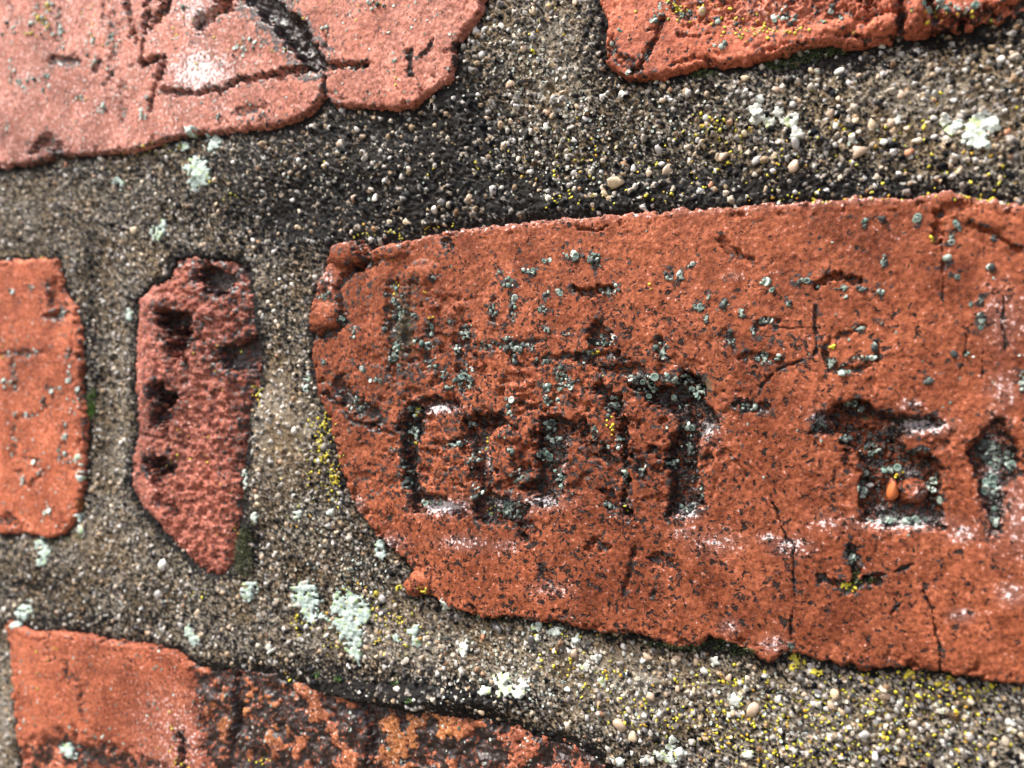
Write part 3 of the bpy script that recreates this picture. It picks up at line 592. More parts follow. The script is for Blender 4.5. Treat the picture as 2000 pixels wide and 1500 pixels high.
# ------------------------------------------------------------------ objects
def link(o, parent=None, label=None, cat=None, group=None, kind=None):
    col.objects.link(o)
    if parent is not None: o.parent = parent
    if label: o['label'] = label
    if cat: o['category'] = cat
    if group: o['group'] = group
    if kind: o['kind'] = kind
    return o
def mesh_np(name, verts, faces, mat, smooth=True, attrs=()):
    """faces: (n,4) or (n,3) int array"""
    me = bpy.data.meshes.new(name)
    nv = len(verts); nf, k = faces.shape
    me.vertices.add(nv); me.vertices.foreach_set('co', np.ascontiguousarray(verts, np.float32).ravel())
    me.loops.add(nf * k); me.loops.foreach_set('vertex_index', np.ascontiguousarray(faces, np.int32).ravel())
    me.polygons.add(nf)
    me.polygons.foreach_set('loop_start', np.arange(0, nf * k, k, dtype=np.int32))
    if smooth: me.polygons.foreach_set('use_smooth', np.ones(nf, bool))
    me.update(calc_edges=True)
    for an, typ, data in attrs:
        a = me.attributes.new(an, typ, 'POINT')
        a.data.foreach_set('color' if 'COLOR' in typ else 'value', np.ascontiguousarray(data, np.float32).ravel())
    me.materials.append(mat); me.validate()
    return me
def grid_mesh(name, w, keep, H, mat, attrs, back=None):
    """the kept cells of the sample grid as one surface; back: close the body down to that depth (mm)"""
    ny, nx = H.shape
    cell = keep[:-1, :-1] & keep[1:, :-1] & keep[1:, 1:] & keep[:-1, 1:]
    idx = np.arange(ny * nx).reshape(ny, nx)
    a = idx[:-1, :-1][cell]; b = idx[1:, :-1][cell]; c = idx[1:, 1:][cell]; d = idx[:-1, 1:][cell]
    q = np.stack([a, b, c, d], 1)
    V = np.stack([WX[w], -H * .001, WZ[w]], -1).reshape(-1, 3)
    quads = [q]; extra = np.zeros((0, 3)); src = np.zeros(0, int)
    if back is not None:
        e = np.concatenate([q[:, [0, 1]], q[:, [1, 2]], q[:, [2, 3]], q[:, [3, 0]]])
        key = e[:, 0].astype(np.int64) * (ny * nx) + e[:, 1]; rev = e[:, 1].astype(np.int64) * (ny * nx) + e[:, 0]
        be = e[~np.isin(key, rev)]
        src = np.unique(be); extra = V[src].copy(); extra[:, 1] = back * .001
        mp = np.full(ny * nx, -1); mp[src] = ny * nx + np.arange(len(src))
        quads.append(np.stack([be[:, 1], be[:, 0], mp[be[:, 0]], mp[be[:, 1]]], 1))
    Q = np.concatenate(quads); VV = np.concatenate([V, extra])
    used = np.unique(Q); re = np.full(len(VV), -1); re[used] = np.arange(len(used))
    al = []
    for an, typ, data in attrs:
        dd = data.reshape(ny * nx, -1); dd = np.concatenate([dd, dd[src]])[used]; al.append((an, typ, dd))
    return mesh_np(name, VV[used], re[Q], mat, True, al)

# the ground the wall stands on, below the view
gm = plain('ground_soil', rgb(.10, .085, .065), rgb(.16, .14, .11), .9, 40)
gv = np.array([[-60, -60, 0], [60, -60, 0], [60, 60, 0], [-60, 60, 0]], float)
g = bpy.data.objects.new('ground', mesh_np('ground', gv, np.array([[0, 1, 2, 3]]), gm, False)); link(g, kind='structure')

wall = bpy.data.objects.new('brick_wall', None)
link(wall, None, 'old red brick wall with wide sandy mortar joints, carved letters and lichen', 'wall')

def box_mesh(name, x0, x1, y0, y1, z0, z1, mat):
    v = np.array([[x, y, z] for z in (z0, z1) for y in (y0, y1) for x in (x0, x1)], float)
    f = np.array([[0, 2, 3, 1], [4, 5, 7, 6], [0, 1, 5, 4], [2, 6, 7, 3], [0, 4, 6, 2], [1, 3, 7, 5]])
    return mesh_np(name, v, f, mat, False)
core_mat = plain('mortar_bed', rgb(.10, .08, .06), rgb(.26, .21, .15), .9, 400)
core = bpy.data.objects.new('wall_core', box_mesh('wall_core', -.7, .7, .0075, .22, 0, 1.75, core_mat)); link(core, wall)

full = (slice(0, NY), slice(0, NX))
mo = bpy.data.objects.new('mortar', grid_mesh('mortar', full, INSIDE < 1.6, np.where(INSIDE > .3, HM - (INSIDE - .3) * 2, HM), M_MORTAR, [('grain', 'FLOAT_COLOR', MC)], 8.5))
link(mo, wall, 'sandy mortar with black crust, grains and pebbles')
BL = dict(scratched=(M_PINK, 'pink brick with long scratches and a white smear'), flaked=(M_FLAKED, 'brick with flaked face and red nodules along its edge'),
          carved=(M_CARVED, 'large red brick with deep carved letters'), flat=(M_FLAT, 'flat orange brick with faint pale scratches'),
          fragment=(M_FRAG, 'small pitted brick fragment with deep holes'), burnt=(M_BURNT, 'brick with one smooth half and one dark burnt half'),
          low_right=(M_CARVED, None), low_left=(M_FLAT, None))
for nm, b in BR.items():
    mt, lb = BL[nm]
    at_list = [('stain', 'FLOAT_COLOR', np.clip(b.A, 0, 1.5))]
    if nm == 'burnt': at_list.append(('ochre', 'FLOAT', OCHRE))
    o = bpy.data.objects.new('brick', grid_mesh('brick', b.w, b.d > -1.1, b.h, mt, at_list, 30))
    link(o, wall, lb)
    if nm == 'carved': CARVED_O = o
    if nm == 'flaked': FLAKED_O = o

# ------------------------------------------------------------------ little shapes
def ico(level=1):
    t = (1 + 5 ** .5) / 2
    v = [nrm(p) for p in [(-1, t, 0), (1, t, 0), (-1, -t, 0), (1, -t, 0), (0, -1, t), (0, 1, t), (0, -1, -t), (0, 1, -t), (t, 0, -1), (t, 0, 1), (-t, 0, -1), (-t, 0, 1)]]
    f = [(0, 11, 5), (0, 5, 1), (0, 1, 7), (0, 7, 10), (0, 10, 11), (1, 5, 9), (5, 11, 4), (11, 10, 2), (10, 7, 6), (7, 1, 8), (3, 9, 4), (3, 4, 2), (3, 2, 6), (3, 6, 8), (3, 8, 9), (4, 9, 5), (2, 4, 11), (6, 2, 10), (8, 6, 7), (9, 8, 1)]
    for _ in range(level):
        cache = {}; nf = []
        def mid(a, b):
            k = (min(a, b), max(a, b))
            if k not in cache: v.append(nrm(v[a] + v[b])); cache[k] = len(v) - 1
            return cache[k]
        for a, b, c in f:
            x, y, z = mid(a, b), mid(b, c), mid(c, a); nf += [(a, x, z), (b, y, x), (c, z, y), (x, y, z)]
        f = nf
    return np.array(v), np.array(f)
ICO0, ICO1, ICO2 = ico(0), ico(1), ico(2)
def angular(level=1, cuts=9):
    v, f = ico(level); v = v.copy()
    for _ in range(cuts):
        n = nrm(rng.normal(0, 1, 3)); d = random.uniform(.5, .86)
        k = v @ n; v -= np.outer(np.clip(k - d, 0, None), n)
    v *= 1 + rng.normal(0, .025, len(v))[:, None]
    return v * 1.25, f
ROCKS = [angular() for _ in range(10)]
def cup(seg=9):
    """a lichen's fruiting disc: a button with a raised rim; axis along +Z, radius 1"""
    rings = [(.92, -.35), (1.05, .10), (.95, .34), (.76, .36), (.60, .27)]
    v = []; f = []
    for r, z in rings:
        for s in range(seg): v.append((r * math.cos(2 * math.pi * s / seg), r * math.sin(2 * math.pi * s / seg), z))
    for k in range(len(rings) - 1):
        for s in range(seg):
            a, b = k * seg + s, k * seg + (s + 1) % seg; c, d = a + seg, b + seg
            f += [(a, b, d), (a, d, c)]
    v.append((0, 0, .30)); n = len(v) - 1; k = (len(rings) - 1) * seg
    for s in range(seg): f.append((k + s, k + (s + 1) % seg, n))
    prof = np.array([0] * seg * 2 + [1] * seg + [1] * seg + [2] * seg + [2])      # 0 side, 1 rim, 2 disc
    return np.array(v), np.array(f), prof
CUPV, CUPF, CUPP = cup()
def frame(n):
    n = nrm(n); a = np.array((1, 0, 0)) if abs(n[0]) < .8 else np.array((0, 0, 1))
    x = nrm(np.cross(a, n)); y = np.cross(n, x); return np.stack([x, y, n], 1)
def normal_at(j, i, k=2):
    i0, i1, j0, j1 = max(0, i - k), min(NX - 1, i + k), max(0, j - k), min(NY - 1, j + k)
    dhdu = (HT[j, i1] - HT[j, i0]) / (UM[j, i1] - UM[j, i0] + 1e-6); dhdv = (HT[j1, i] - HT[j0, i]) / (VM[j1, i] - VM[j0, i] + 1e-6)
    dhdu = np.clip(dhdu, -.8, .8); dhdv = np.clip(dhdv, -.8, .8)
    return nrm((-dhdu, -1, -dhdv))
class Heap:
    """many little shapes gathered into one mesh"""
    def __init__(s): s.v = []; s.f = []; s.c = []; s.n = 0
    def add(s, v, f, c):
        s.v.append(v); s.f.append(f + s.n); s.n += len(v)
        c = np.asarray(c, float)
        s.c.append(np.broadcast_to(c, (len(v), 3)) if c.ndim == 1 else c)
    def mesh(s, name, mat, smooth=True):
        v = np.concatenate(s.v); c = np.concatenate(s.c); c = np.concatenate([c, np.ones((len(c), 1))], 1)
        return mesh_np(name, v, np.concatenate(s.f), mat, smooth, [('tint', 'FLOAT_COLOR', c)])
def base_pt(j, i, lift=0.0): return np.array((WX[j, i], -(HT[j, i] + lift) * .001, WZ[j, i]))
def blob(heap, j, i, r, flat, colr, shape=ICO1, sink=.2, rough=.12, ell=1.0):
    """a pebble-like lump of radius r mm on the relief"""
    v, f = shape
    d = 1 + rough * np.sin(v @ rng.normal(0, 2.2, 3) + random.random() * 6) + rough * .6 * np.sin(v @ rng.normal(0, 4, 3) + random.random() * 6)
    vv = v * d[:, None]
    th = random.random() * 6.28; c, s = math.cos(th), math.sin(th)
    vv = vv * np.array([ell, 1 / ell, flat])
    vv = np.stack([vv[:, 0] * c - vv[:, 1] * s, vv[:, 0] * s + vv[:, 1] * c, vv[:, 2]], 1)
    Mx = frame(normal_at(j, i) + rng.normal(0, .12, 3))
    heap.add((vv * r * .001) @ Mx.T + base_pt(j, i, r * flat * (1 - 2 * sink)), f, colr)
def disc(heap, j, i, r, side, rim, top, flat=1.0, tilt=.22, sink=0):
    Mx = frame(normal_at(j, i) + rng.normal(0, tilt, 3))
    sq = np.array([random.uniform(.85, 1.15), random.uniform(.8, 1.1), flat])
    pal = np.array([side, rim, top]); cc = pal[CUPP] * random.uniform(.75, 1.15)
    heap.add((CUPV * sq * r * .001) @ Mx.T + base_pt(j, i, -sink), CUPF, cc)

# ------------------------------------------------------------------ coarse sand and pebbles in the mortar
coarse = Heap()
sel = rng.choice(len(jj), 1700, p=area_w)
for n in sel:
    j, i = jj[n], ii[n]
    if INSIDE[j, i] > -.35: continue
    if CRM[j, i] > .5 and random.random() < .72: continue
    c = PAL[min(8, int(np.searchsorted(np.cumsum(PW), random.random())))] * random.uniform(.5, 1.1)
    r = random.uniform(.28, .55)
    blob(coarse, j, i, r, random.uniform(.55, .9), c, random.choice(ROCKS), .47, .06, random.uniform(.9, 1.3))
link(bpy.data.objects.new('coarse_sand', coarse.mesh('coarse_sand', M_SAND, False)), mo, 'coarse sand grains of mixed colours set in the mortar', None, None, 'stuff')

PEB_COL = dict(white=((.42, .40, .36), (.62, .60, .55), .35), cream=((.42, .31, .18), (.56, .45, .31), .4), grey=((.30, .29, .28), (.42, .40, .38), .35), tan=((.36, .25, .16), (.50, .38, .28), .4),
               orange=((.36, .085, .022), (.50, .14, .035), .6), rust=((.34, .13, .06), (.46, .22, .12), .45), slate=((.045, .042, .045), (.09, .085, .085), .3))
peb_mesh = {}
for kk, (c1, c2, ro) in PEB_COL.items():
    mt = plain('pebble_' + kk, rgb(*c1), rgb(*c2), ro, 700)
    for va in range(3):
        v, f = angular(1, 12); d = 1 + .10 * np.sin(v @ rng.normal(0, 2.0, 3) + va)
        peb_mesh[kk, va] = mesh_np('pebble', v * d[:, None] * .001, f, mt)
PLACED = []
def pebble(px, py, rpx, kind, ell=1.2, ang=None, parent=None, rise=0.0):
    j, i = spot(px, py)
    r = .80 * rpx / PPM[j, i]
    o = bpy.data.objects.new('pebble', peb_mesh[kind, random.randrange(3)])
    fl = random.uniform(.6, .85)
    Mx = Matrix(frame(normal_at(j, i, 4) + rng.normal(0, .1, 3)).tolist()).to_4x4()
    o.matrix_world = Matrix.Translation(Vector(base_pt(j, i, r * fl * -.28 + rise))) @ Mx @ Matrix.Rotation(random.random() * 6.28 if ang is None else ang, 4, 'Z') @ Matrix.Diagonal((r * ell ** .5, r / ell ** .5, r * fl, 1))
    link(o, parent or mo)
    if parent is None: PLACED.append((px, py, rpx))
for a in [(1212, 180, 15, 'white', 1.2), (1198, 353, 17, 'cream', 1.6), (1232, 326, 9, 'white'), (1263, 336, 10, 'tan'), (1287, 315, 10, 'grey'), (1342, 178, 9, 'white'), (1663, 264, 10, 'white', 1.3), (1702, 238, 12, 'cream', 1.6), (1632, 241, 9, 'white'),
          (1675, 292, 19, 'tan', 1.1), (1620, 218, 13, 'tan', 1.3), (1550, 320, 13, 'tan', 1.3), (1478, 309, 13, 'grey', 1.4), (1410, 303, 12, 'tan', 1.3), (1353, 296, 9, 'cream'), (1875, 327, 12, 'cream', 1.2), (1776, 292, 11, 'rust'), (1640, 133, 12, 'white', 1.2),
          (1512, 168, 11, 'tan', 1.2), (1455, 150, 9, 'cream', 1.6), (1340, 180, 10, 'grey'), (1508, 330, 8, 'grey'), (1553, 278, 14, 'grey', 1.6), (1740, 236, 11, 'tan'), (1710, 360, 9, 'white'), (1756, 334, 7, 'white'), (1825, 262, 9, 'grey'), (1970, 252, 10, 'rust'),
          (975, 45, 9, 'white', 1.3), (923, 55, 11, 'white', 1.3), (940, 52, 10, 'white', 1.6), (1000, 18, 9, 'cream'), (1035, 15, 10, 'cream'), (938, 104, 10, 'grey', 1.4), (994, 160, 12, 'tan', 1.2), (960, 45, 7, 'cream'), (1020, 88, 9, 'tan'), (918, 78, 8, 'grey'), (1062, 243, 10, 'white', 1.2),
          (1042, 272, 9, 'white', 1.6), (1115, 268, 9, 'white', 1.5), (980, 280, 9, 'cream', 1.8), (1112, 240, 10, 'tan'), (1104, 305, 10, 'grey', 1.3), (1118, 335, 11, 'grey', 1.4), (912, 383, 9, 'tan'), (957, 370, 12, 'grey', 1.6), (726, 385, 10, 'white', 1.3), (683, 384, 9, 'tan'), (790, 430, 11, 'cream'), (755, 306, 7, 'grey'),
          (828, 415, 8, 'white'), (846, 408, 9, 'white'), (838, 197, 7, 'cream'), (880, 186, 8, 'grey'), (690, 250, 8, 'white'), (654, 276, 9, 'tan'), (682, 388, 8, 'rust'), (1180, 378, 9, 'cream'), (1300, 325, 14, 'tan', 1.4), (1285, 290, 12, 'grey', 1.4), (1175, 365, 9, 'tan'),
          (310, 1106, 14, 'white', 1.3), (120, 318, 8, 'rust'), (250, 448, 11, 'cream'), (338, 417, 8, 'white'), (548, 340, 6, 'white'), (563, 388, 8, 'grey'), (300, 1166, 13, 'grey', 1.6), (176, 1162, 9, 'white'), (222, 1210, 8, 'white'), (375, 1200, 9, 'cream'), (345, 1225, 8, 'grey'), (260, 1110, 7, 'white'),
          (615, 950, 7, 'grey'), (570, 842, 11, 'white', 1.2), (656, 983, 8, 'grey'), (738, 1172, 12, 'grey', 1.6), (965, 1231, 18, 'slate', 1.8), (938, 1250, 9, 'rust', 1.2), (1034, 1258, 14, 'slate', 1.5), (834, 1314, 10, 'slate', 1.3), (900, 1312, 8, 'white'), (1040, 1316, 8, 'slate'), (1118, 1276, 10, 'tan', 1.2), (1210, 1426, 17, 'tan', 1.3),
          (1232, 1444, 12, 'cream'), (1225, 1335, 10, 'grey'), (1262, 1290, 12, 'tan'), (1298, 1462, 9, 'white'), (1270, 1365, 11, 'tan', 1.2), (1296, 1380, 9, 'grey'), (1320, 1353, 8, 'tan'), (1630, 1362, 13, 'cream', 1.3), (1600, 1358, 12, 'grey', 1.3), (1622, 1385, 12, 'tan', 1.2), (1588, 1382, 9, 'grey', 1.4), (1470, 1390, 15, 'tan', 1.5), (1420, 1330, 11, 'tan', 1.2),
          (1518, 1372, 12, 'grey', 1.3), (1730, 1365, 10, 'tan', 1.2), (1690, 1440, 13, 'grey', 1.2), (1545, 1440, 8, 'white'), (1345, 1360, 9, 'grey'), (1356, 1300, 9, 'tan', 1.4), (1440, 1300, 8, 'cream'), (530, 1130, 8, 'grey'), (505, 1090, 7, 'tan'), (500, 985, 7, 'cream'), (1135, 1100, 0.1, 'grey')]:
    if a[2] > 1: pebble(*a)
for x, y, r, kk, el, an in [(1742, 957, 18, 'orange', 1.9, 0), (1698, 950, 9, 'grey', 1.3, 1.5), (1372, 24, 9, 'tan', 1.2, 0)]:
    pebble(x, y, r, kk, el, an, CARVED_O if x != 1372 else FLAKED_O, .08)
tries = 0
while len(PLACED) < 230 and tries < 9000:
    tries += 1
    n = rng.choice(len(jj)); j, i = jj[n], ii[n]
    px, py = PX[j, i], PY[j, i]
    if not (0 < px < 2000 and 0 < py < 1500) or INSIDE[j, i] > -.9: continue
    r = random.uniform(.45, .72) * PPM[j, i]
    if any((px - a) ** 2 + (py - b) ** 2 < (r + c + 8) ** 2 for a, b, c in PLACED): continue
    if CRM[j, i] > .5 and random.random() < .6: continue
    pebble(px, py, r, random.choices(['white', 'cream', 'grey', 'tan', 'rust', 'slate'], [3, 2.5, 3, 3, .6, .4])[0], random.uniform(1, 1.5))

# ------------------------------------------------------------------ lichen discs on the bricks
GREY = ((.025, .032, .030), (.22, .31, .26), (.11, .18, .15)); PALE = ((.22, .27, .24), (.55, .62, .56), (.42, .51, .45)); INK = ((.012, .014, .014), (.035, .045, .042), (.02, .027, .025)); CREAM = ((.2, .19, .16), (.60, .57, .46), (.30, .28, .22))
brick_l = Heap()
def cluster(heap, x, y, rx, ry, n=None, r=(.16, .42), mixw=(4, 2, 3), lift=0):
    n = n or max(2, int(rx * ry * .045) + 2)
    for _ in range(n):
        a = random.random() * 6.283; q = math.sqrt(random.random())
        px, py = x + rx * q * math.cos(a), y + ry * q * math.sin(a)
        j, i = spot(px, py)
        pal = random.choices([GREY, PALE, INK], mixw)[0]
        rr = random.uniform(*r) * random.choice([.45, .6, .8, 1, 1.2, 1.6])
        if pal is INK or random.random() < .45: blob(heap, j, i, rr * .8, random.uniform(.5, .8), np.array(pal[1 if pal is INK else 2]) * random.uniform(.6, 1.3), ICO1, .2, .15, random.uniform(.9, 1.2))
        else: disc(heap, j, i, rr, *pal, sink=.03, flat=random.uniform(.8, 1.4))
for c in DISCS:
    cluster(brick_l, *c)
for _ in range(130):      # single discs strewn over the carved brick
    px, py = random.uniform(640, 2000), random.uniform(450, 1050)
    j, i = spot(px, py)
    if BR['carved'].d[j - BR['carved'].w[0].start, i - BR['carved'].w[1].start] < .8: continue
    if random.random() < .5 * (py > 850): continue
    disc(brick_l, j, i, random.uniform(.10, .24), *random.choice([GREY, GREY, INK, INK, PALE]), sink=.02)
b = m_ = BR['carved']; cand = np.argwhere((b.A[..., 0] > .55) & (b.d > .5))
for jb, ib in cand[rng.choice(len(cand), 2600)]:
    j, i = jb + b.w[0].start, ib + b.w[1].start
    if -20 < PX[j, i] < 2020: blob(brick_l, j, i, random.uniform(.07, .2), random.uniform(.5, .9), np.array((.02, .024, .023)) * random.uniform(.5, 2.2), ICO0, .25, .1)
# the pink, flaked, flat and burnt bricks
for c in [(20, 60, 14, 30), (90, 40, 30, 40), (120, 70, 12, 30), (180, 95, 10, 40), (225, 85, 14, 20), (70, 165, 40, 20), (20, 140, 14, 30), (160, 185, 8, 20), (200, 215, 10, 14), (470, 100, 14, 20), (490, 85, 30, 16), (245, 222, 6, 14), (430, 222, 12, 10), (15, 250, 6, 20), (740, 10, 20, 14), (690, 130, 20, 8), (770, 118, 8, 6), (640, 60, 10, 10),
          (365, 10, 14, 8), (90, 275, 20, 8), (280, 205, 10, 30)]:
    cluster(brick_l, *c, r=(.18, .45), mixw=(2, 5, 1))
for _ in range(800):
    px, py = random.uniform(0, 900), random.uniform(0, 300)
    j, i = spot(px, py); b = BR['scratched']; jb, ib = j - b.w[0].start, i - b.w[1].start
    if not (0 <= jb < b.d.shape[0] and 0 <= ib < b.d.shape[1]) or b.d[jb, ib] < .8 or random.random() < px / 1400: continue
    disc(brick_l, j, i, random.uniform(.12, .30), *random.choice([PALE, PALE, PALE, GREY, INK]), sink=.02)
for c in [(1290, 20, 14, 14), (1280, 40, 10, 8), (1210, 60, 4, 4), (1310, 10, 20, 10), (1400, 40, 14, 8), (1440, 50, 10, 8), (1410, 90, 20, 8), (1390, 100, 8, 6), (1340, 30, 20, 14), (1530, 30, 24, 14), (1545, 38, 16, 12), (1620, 15, 10, 6), (1640, 36, 10, 6), (1820, 20, 20, 8), (1840, 8, 30, 8), (1600, 45, 10, 5), (1262, 108, 6, 14), (1232, 140, 16, 8), (1200, 92, 6, 12), (1430, 64, 14, 6), (1880, 14, 40, 10)]:
    cluster(brick_l, *c, r=(.16, .36), mixw=(3, 4, 2))
for c in [(20, 692, 20, 7), (60, 688, 16, 6), (26, 735, 6, 30), (100, 760, 14, 8), (80, 785, 10, 14), (50, 810, 24, 6), (24, 860, 6, 40), (50, 900, 26, 5), (124, 840, 8, 20), (118, 890, 8, 20), (80, 925, 14, 8), (40, 935, 8, 14), (54, 950, 8, 8), (130, 720, 10, 30), (146, 780, 8, 30), (60, 562, 8, 6), (30, 570, 14, 5), (112, 615, 14, 6), (135, 905, 10, 14), (10, 760, 8, 30), (90, 1000, 8, 8)]:
    cluster(brick_l, *c, r=(.22, .5), mixw=(3, 5, 1))
for _ in range(150):
    px, py = random.uniform(0, 150), random.uniform(620, 1040); j, i = spot(px, py)
    disc(brick_l, j, i, random.uniform(.14, .30), *random.choice([PALE, PALE, GREY]), sink=.02)
for _ in range(190):
    px, py = random.uniform(20, 400), random.uniform(1250, 1500); j, i = spot(px, py)
    if ONB[j, i]: disc(brick_l, j, i, random.uniform(.14, .34), *random.choice([PALE, GREY, GREY, INK]), sink=.02)
for _ in range(160):
    px, py = random.uniform(380, 1150), random.uniform(1330, 1500); j, i = spot(px, py)
    if ONB[j, i]: disc(brick_l, j, i, random.uniform(.14, .34), *random.choice([PALE, PALE, GREY, CREAM]), sink=.02)
link(bpy.data.objects.new('lichen_discs', brick_l.mesh('lichen_discs', M_LICHEN)), None, 'tiny grey-green rimmed lichen discs strewn over the brick faces and carved letters', 'lichen', None, 'stuff')

# ------------------------------------------------------------------ pale ring lichen on the mortar
ring_l = Heap()
for cx, cy, rx, ry, n in [(1060, 140, 90, 60, 160), (1080, 250, 140, 60, 200), (1250, 230, 120, 60, 120), (980, 100, 40, 80, 60), (1120, 330, 160, 40, 90), (560, 1130, 60, 40, 30), (690, 1120, 50, 40, 120), (950, 1260, 120, 40, 120), (1000, 1340, 120, 40, 120), (1180, 1330, 140, 60, 120), (1420, 1380, 120, 60, 80), (1500, 1420, 300, 60, 120),
                         (1750, 1420, 200, 60, 90), (700, 330, 200, 60, 60), (1500, 210, 200, 60, 60), (600, 1000, 60, 60, 60), (300, 380, 240, 60, 60), (300, 1180, 240, 50, 60)]:
    for _ in range(n):
        px, py = random.gauss(cx, rx * .6), random.gauss(cy, ry * .6)
        if not (-20 < px < 2020 and -20 < py < 1520): continue
        j, i = spot(px, py)
        if ONB[j, i]: continue
        disc(ring_l, j, i, random.uniform(.12, .30), *random.choice([CREAM, CREAM, PALE, INK]), flat=1.1, sink=-.02)
link(bpy.data.objects.new('ring_lichen', ring_l.mesh('ring_lichen', M_LICHEN)), None, 'tiny cream-rimmed ring lichen strewn over the sandy mortar joints', 'lichen', None, 'stuff')

# ------------------------------------------------------------------ yellow lichen: strewn dots
yl = Heap()
def ycol(): 
    a = random.random()
    return np.array([.66, .58, .035]) * random.uniform(.75, 1.15) if a < .65 else np.array([.66, .38, .02]) * random.uniform(.8, 1.1) if a < .8 else np.array([.42, .42, .05])
def ydots(heap, x, y, rx, ry, n, r=(.10, .27)):
    for _ in range(int(n * .75 + .6)):
        px, py = random.gauss(x, rx * .55), random.gauss(y, ry * .55)
        if not (-40 < px < 2040 and -40 < py < 1540): continue
        j, i = spot(px, py)
        blob(heap, j, i, random.uniform(*r), random.uniform(.4, .75), ycol() * random.uniform(.6, 1.1), ICO1, .25, .25, random.uniform(.85, 1.3))
for c in [(1400, 235, 50, 30, 40), (1360, 240, 30, 20, 14), (1250, 320, 260, 60, 60), (1450, 300, 200, 70, 50), (1700, 250, 260, 90, 60), (1880, 330, 90, 40, 20), (980, 330, 200, 50, 34), (760, 452, 70, 12, 26), (690, 462, 8, 6, 5), (840, 440, 24, 10, 12), (1220, 385, 160, 16, 30), (1600, 386, 250, 10, 46), (1930, 385, 60, 14, 16),
          (1050, 60, 60, 60, 14), (1460, 66, 34, 14, 22), (1440, 40, 80, 26, 26), (1350, 20, 60, 20, 30), (1320, 10, 20, 14, 20), (1600, 60, 120, 20, 16), (1860, 30, 100, 12, 20), (1500, 62, 14, 8, 8), (600, 10, 200, 40, 10), (360, 60, 60, 50, 12), (420, 90, 40, 40, 10), (180, 40, 20, 60, 10), (160, 210, 10, 20, 5), (540, 100, 12, 8, 5), (772, 140, 10, 20, 4),
          (260, 300, 60, 10, 12), (310, 285, 40, 10, 22), (440, 375, 30, 20, 12), (60, 500, 60, 6, 10), (640, 930, 26, 50, 70), (628, 850, 22, 50, 60), (610, 900, 40, 90, 40), (700, 1190, 80, 40, 50), (590, 1000, 60, 60, 16), (720, 1180, 60, 40, 40), (780, 1250, 60, 30, 40), (580, 1220, 30, 20, 14), (640, 1250, 50, 24, 20), (380, 1165, 20, 14, 8), (450, 1040, 40, 14, 10), (1080, 1240, 60, 20, 16), (1090, 1300, 60, 30, 30), (1170, 1330, 60, 40, 40), (1250, 1400, 80, 40, 50),
          (1400, 1340, 90, 30, 60), (1480, 1400, 140, 50, 130), (1420, 1450, 120, 40, 90), (1650, 1370, 140, 30, 80), (1700, 1440, 160, 50, 120), (1850, 1380, 120, 40, 60), (1900, 1460, 120, 40, 40), (1560, 1480, 120, 20, 50), (1750, 1330, 90, 12, 36), (1900, 1350, 90, 14, 40), (1160, 690, 14, 6, 8), (1178, 735, 6, 6, 3), (1196, 822, 8, 20, 14), (809, 800, 5, 8, 10), (806, 860, 4, 20, 6), (945, 870, 5, 16, 6), (1660, 1146, 26, 8, 26), (1755, 930, 6, 6, 6),
          (1624, 679, 6, 8, 6), (1822, 466, 6, 6, 6), (1272, 558, 5, 5, 4), (772, 560, 8, 14, 8), (833, 573, 5, 5, 4), (840, 620, 8, 5, 6), (955, 1000, 8, 10, 5), (1222, 985, 6, 20, 6), (500, 770, 14, 20, 8), (340, 890, 50, 60, 20), (420, 780, 60, 160, 16), (330, 1440, 40, 60, 12), (80, 1330, 40, 80, 12), (500, 1490, 20, 10, 10), (340, 1490, 16, 10, 10), (560, 1330, 30, 8, 4), (6, 690, 8, 30, 8), (830, 1150, 8, 10, 12)]:
    ydots(yl, *c)
link(bpy.data.objects.new('yellow_lichen_dots', yl.mesh('yellow_lichen_dots', M_YELLOW)), None, 'tiny bright yellow lichen dots strewn over mortar and brick edges', 'lichen', None, 'stuff')

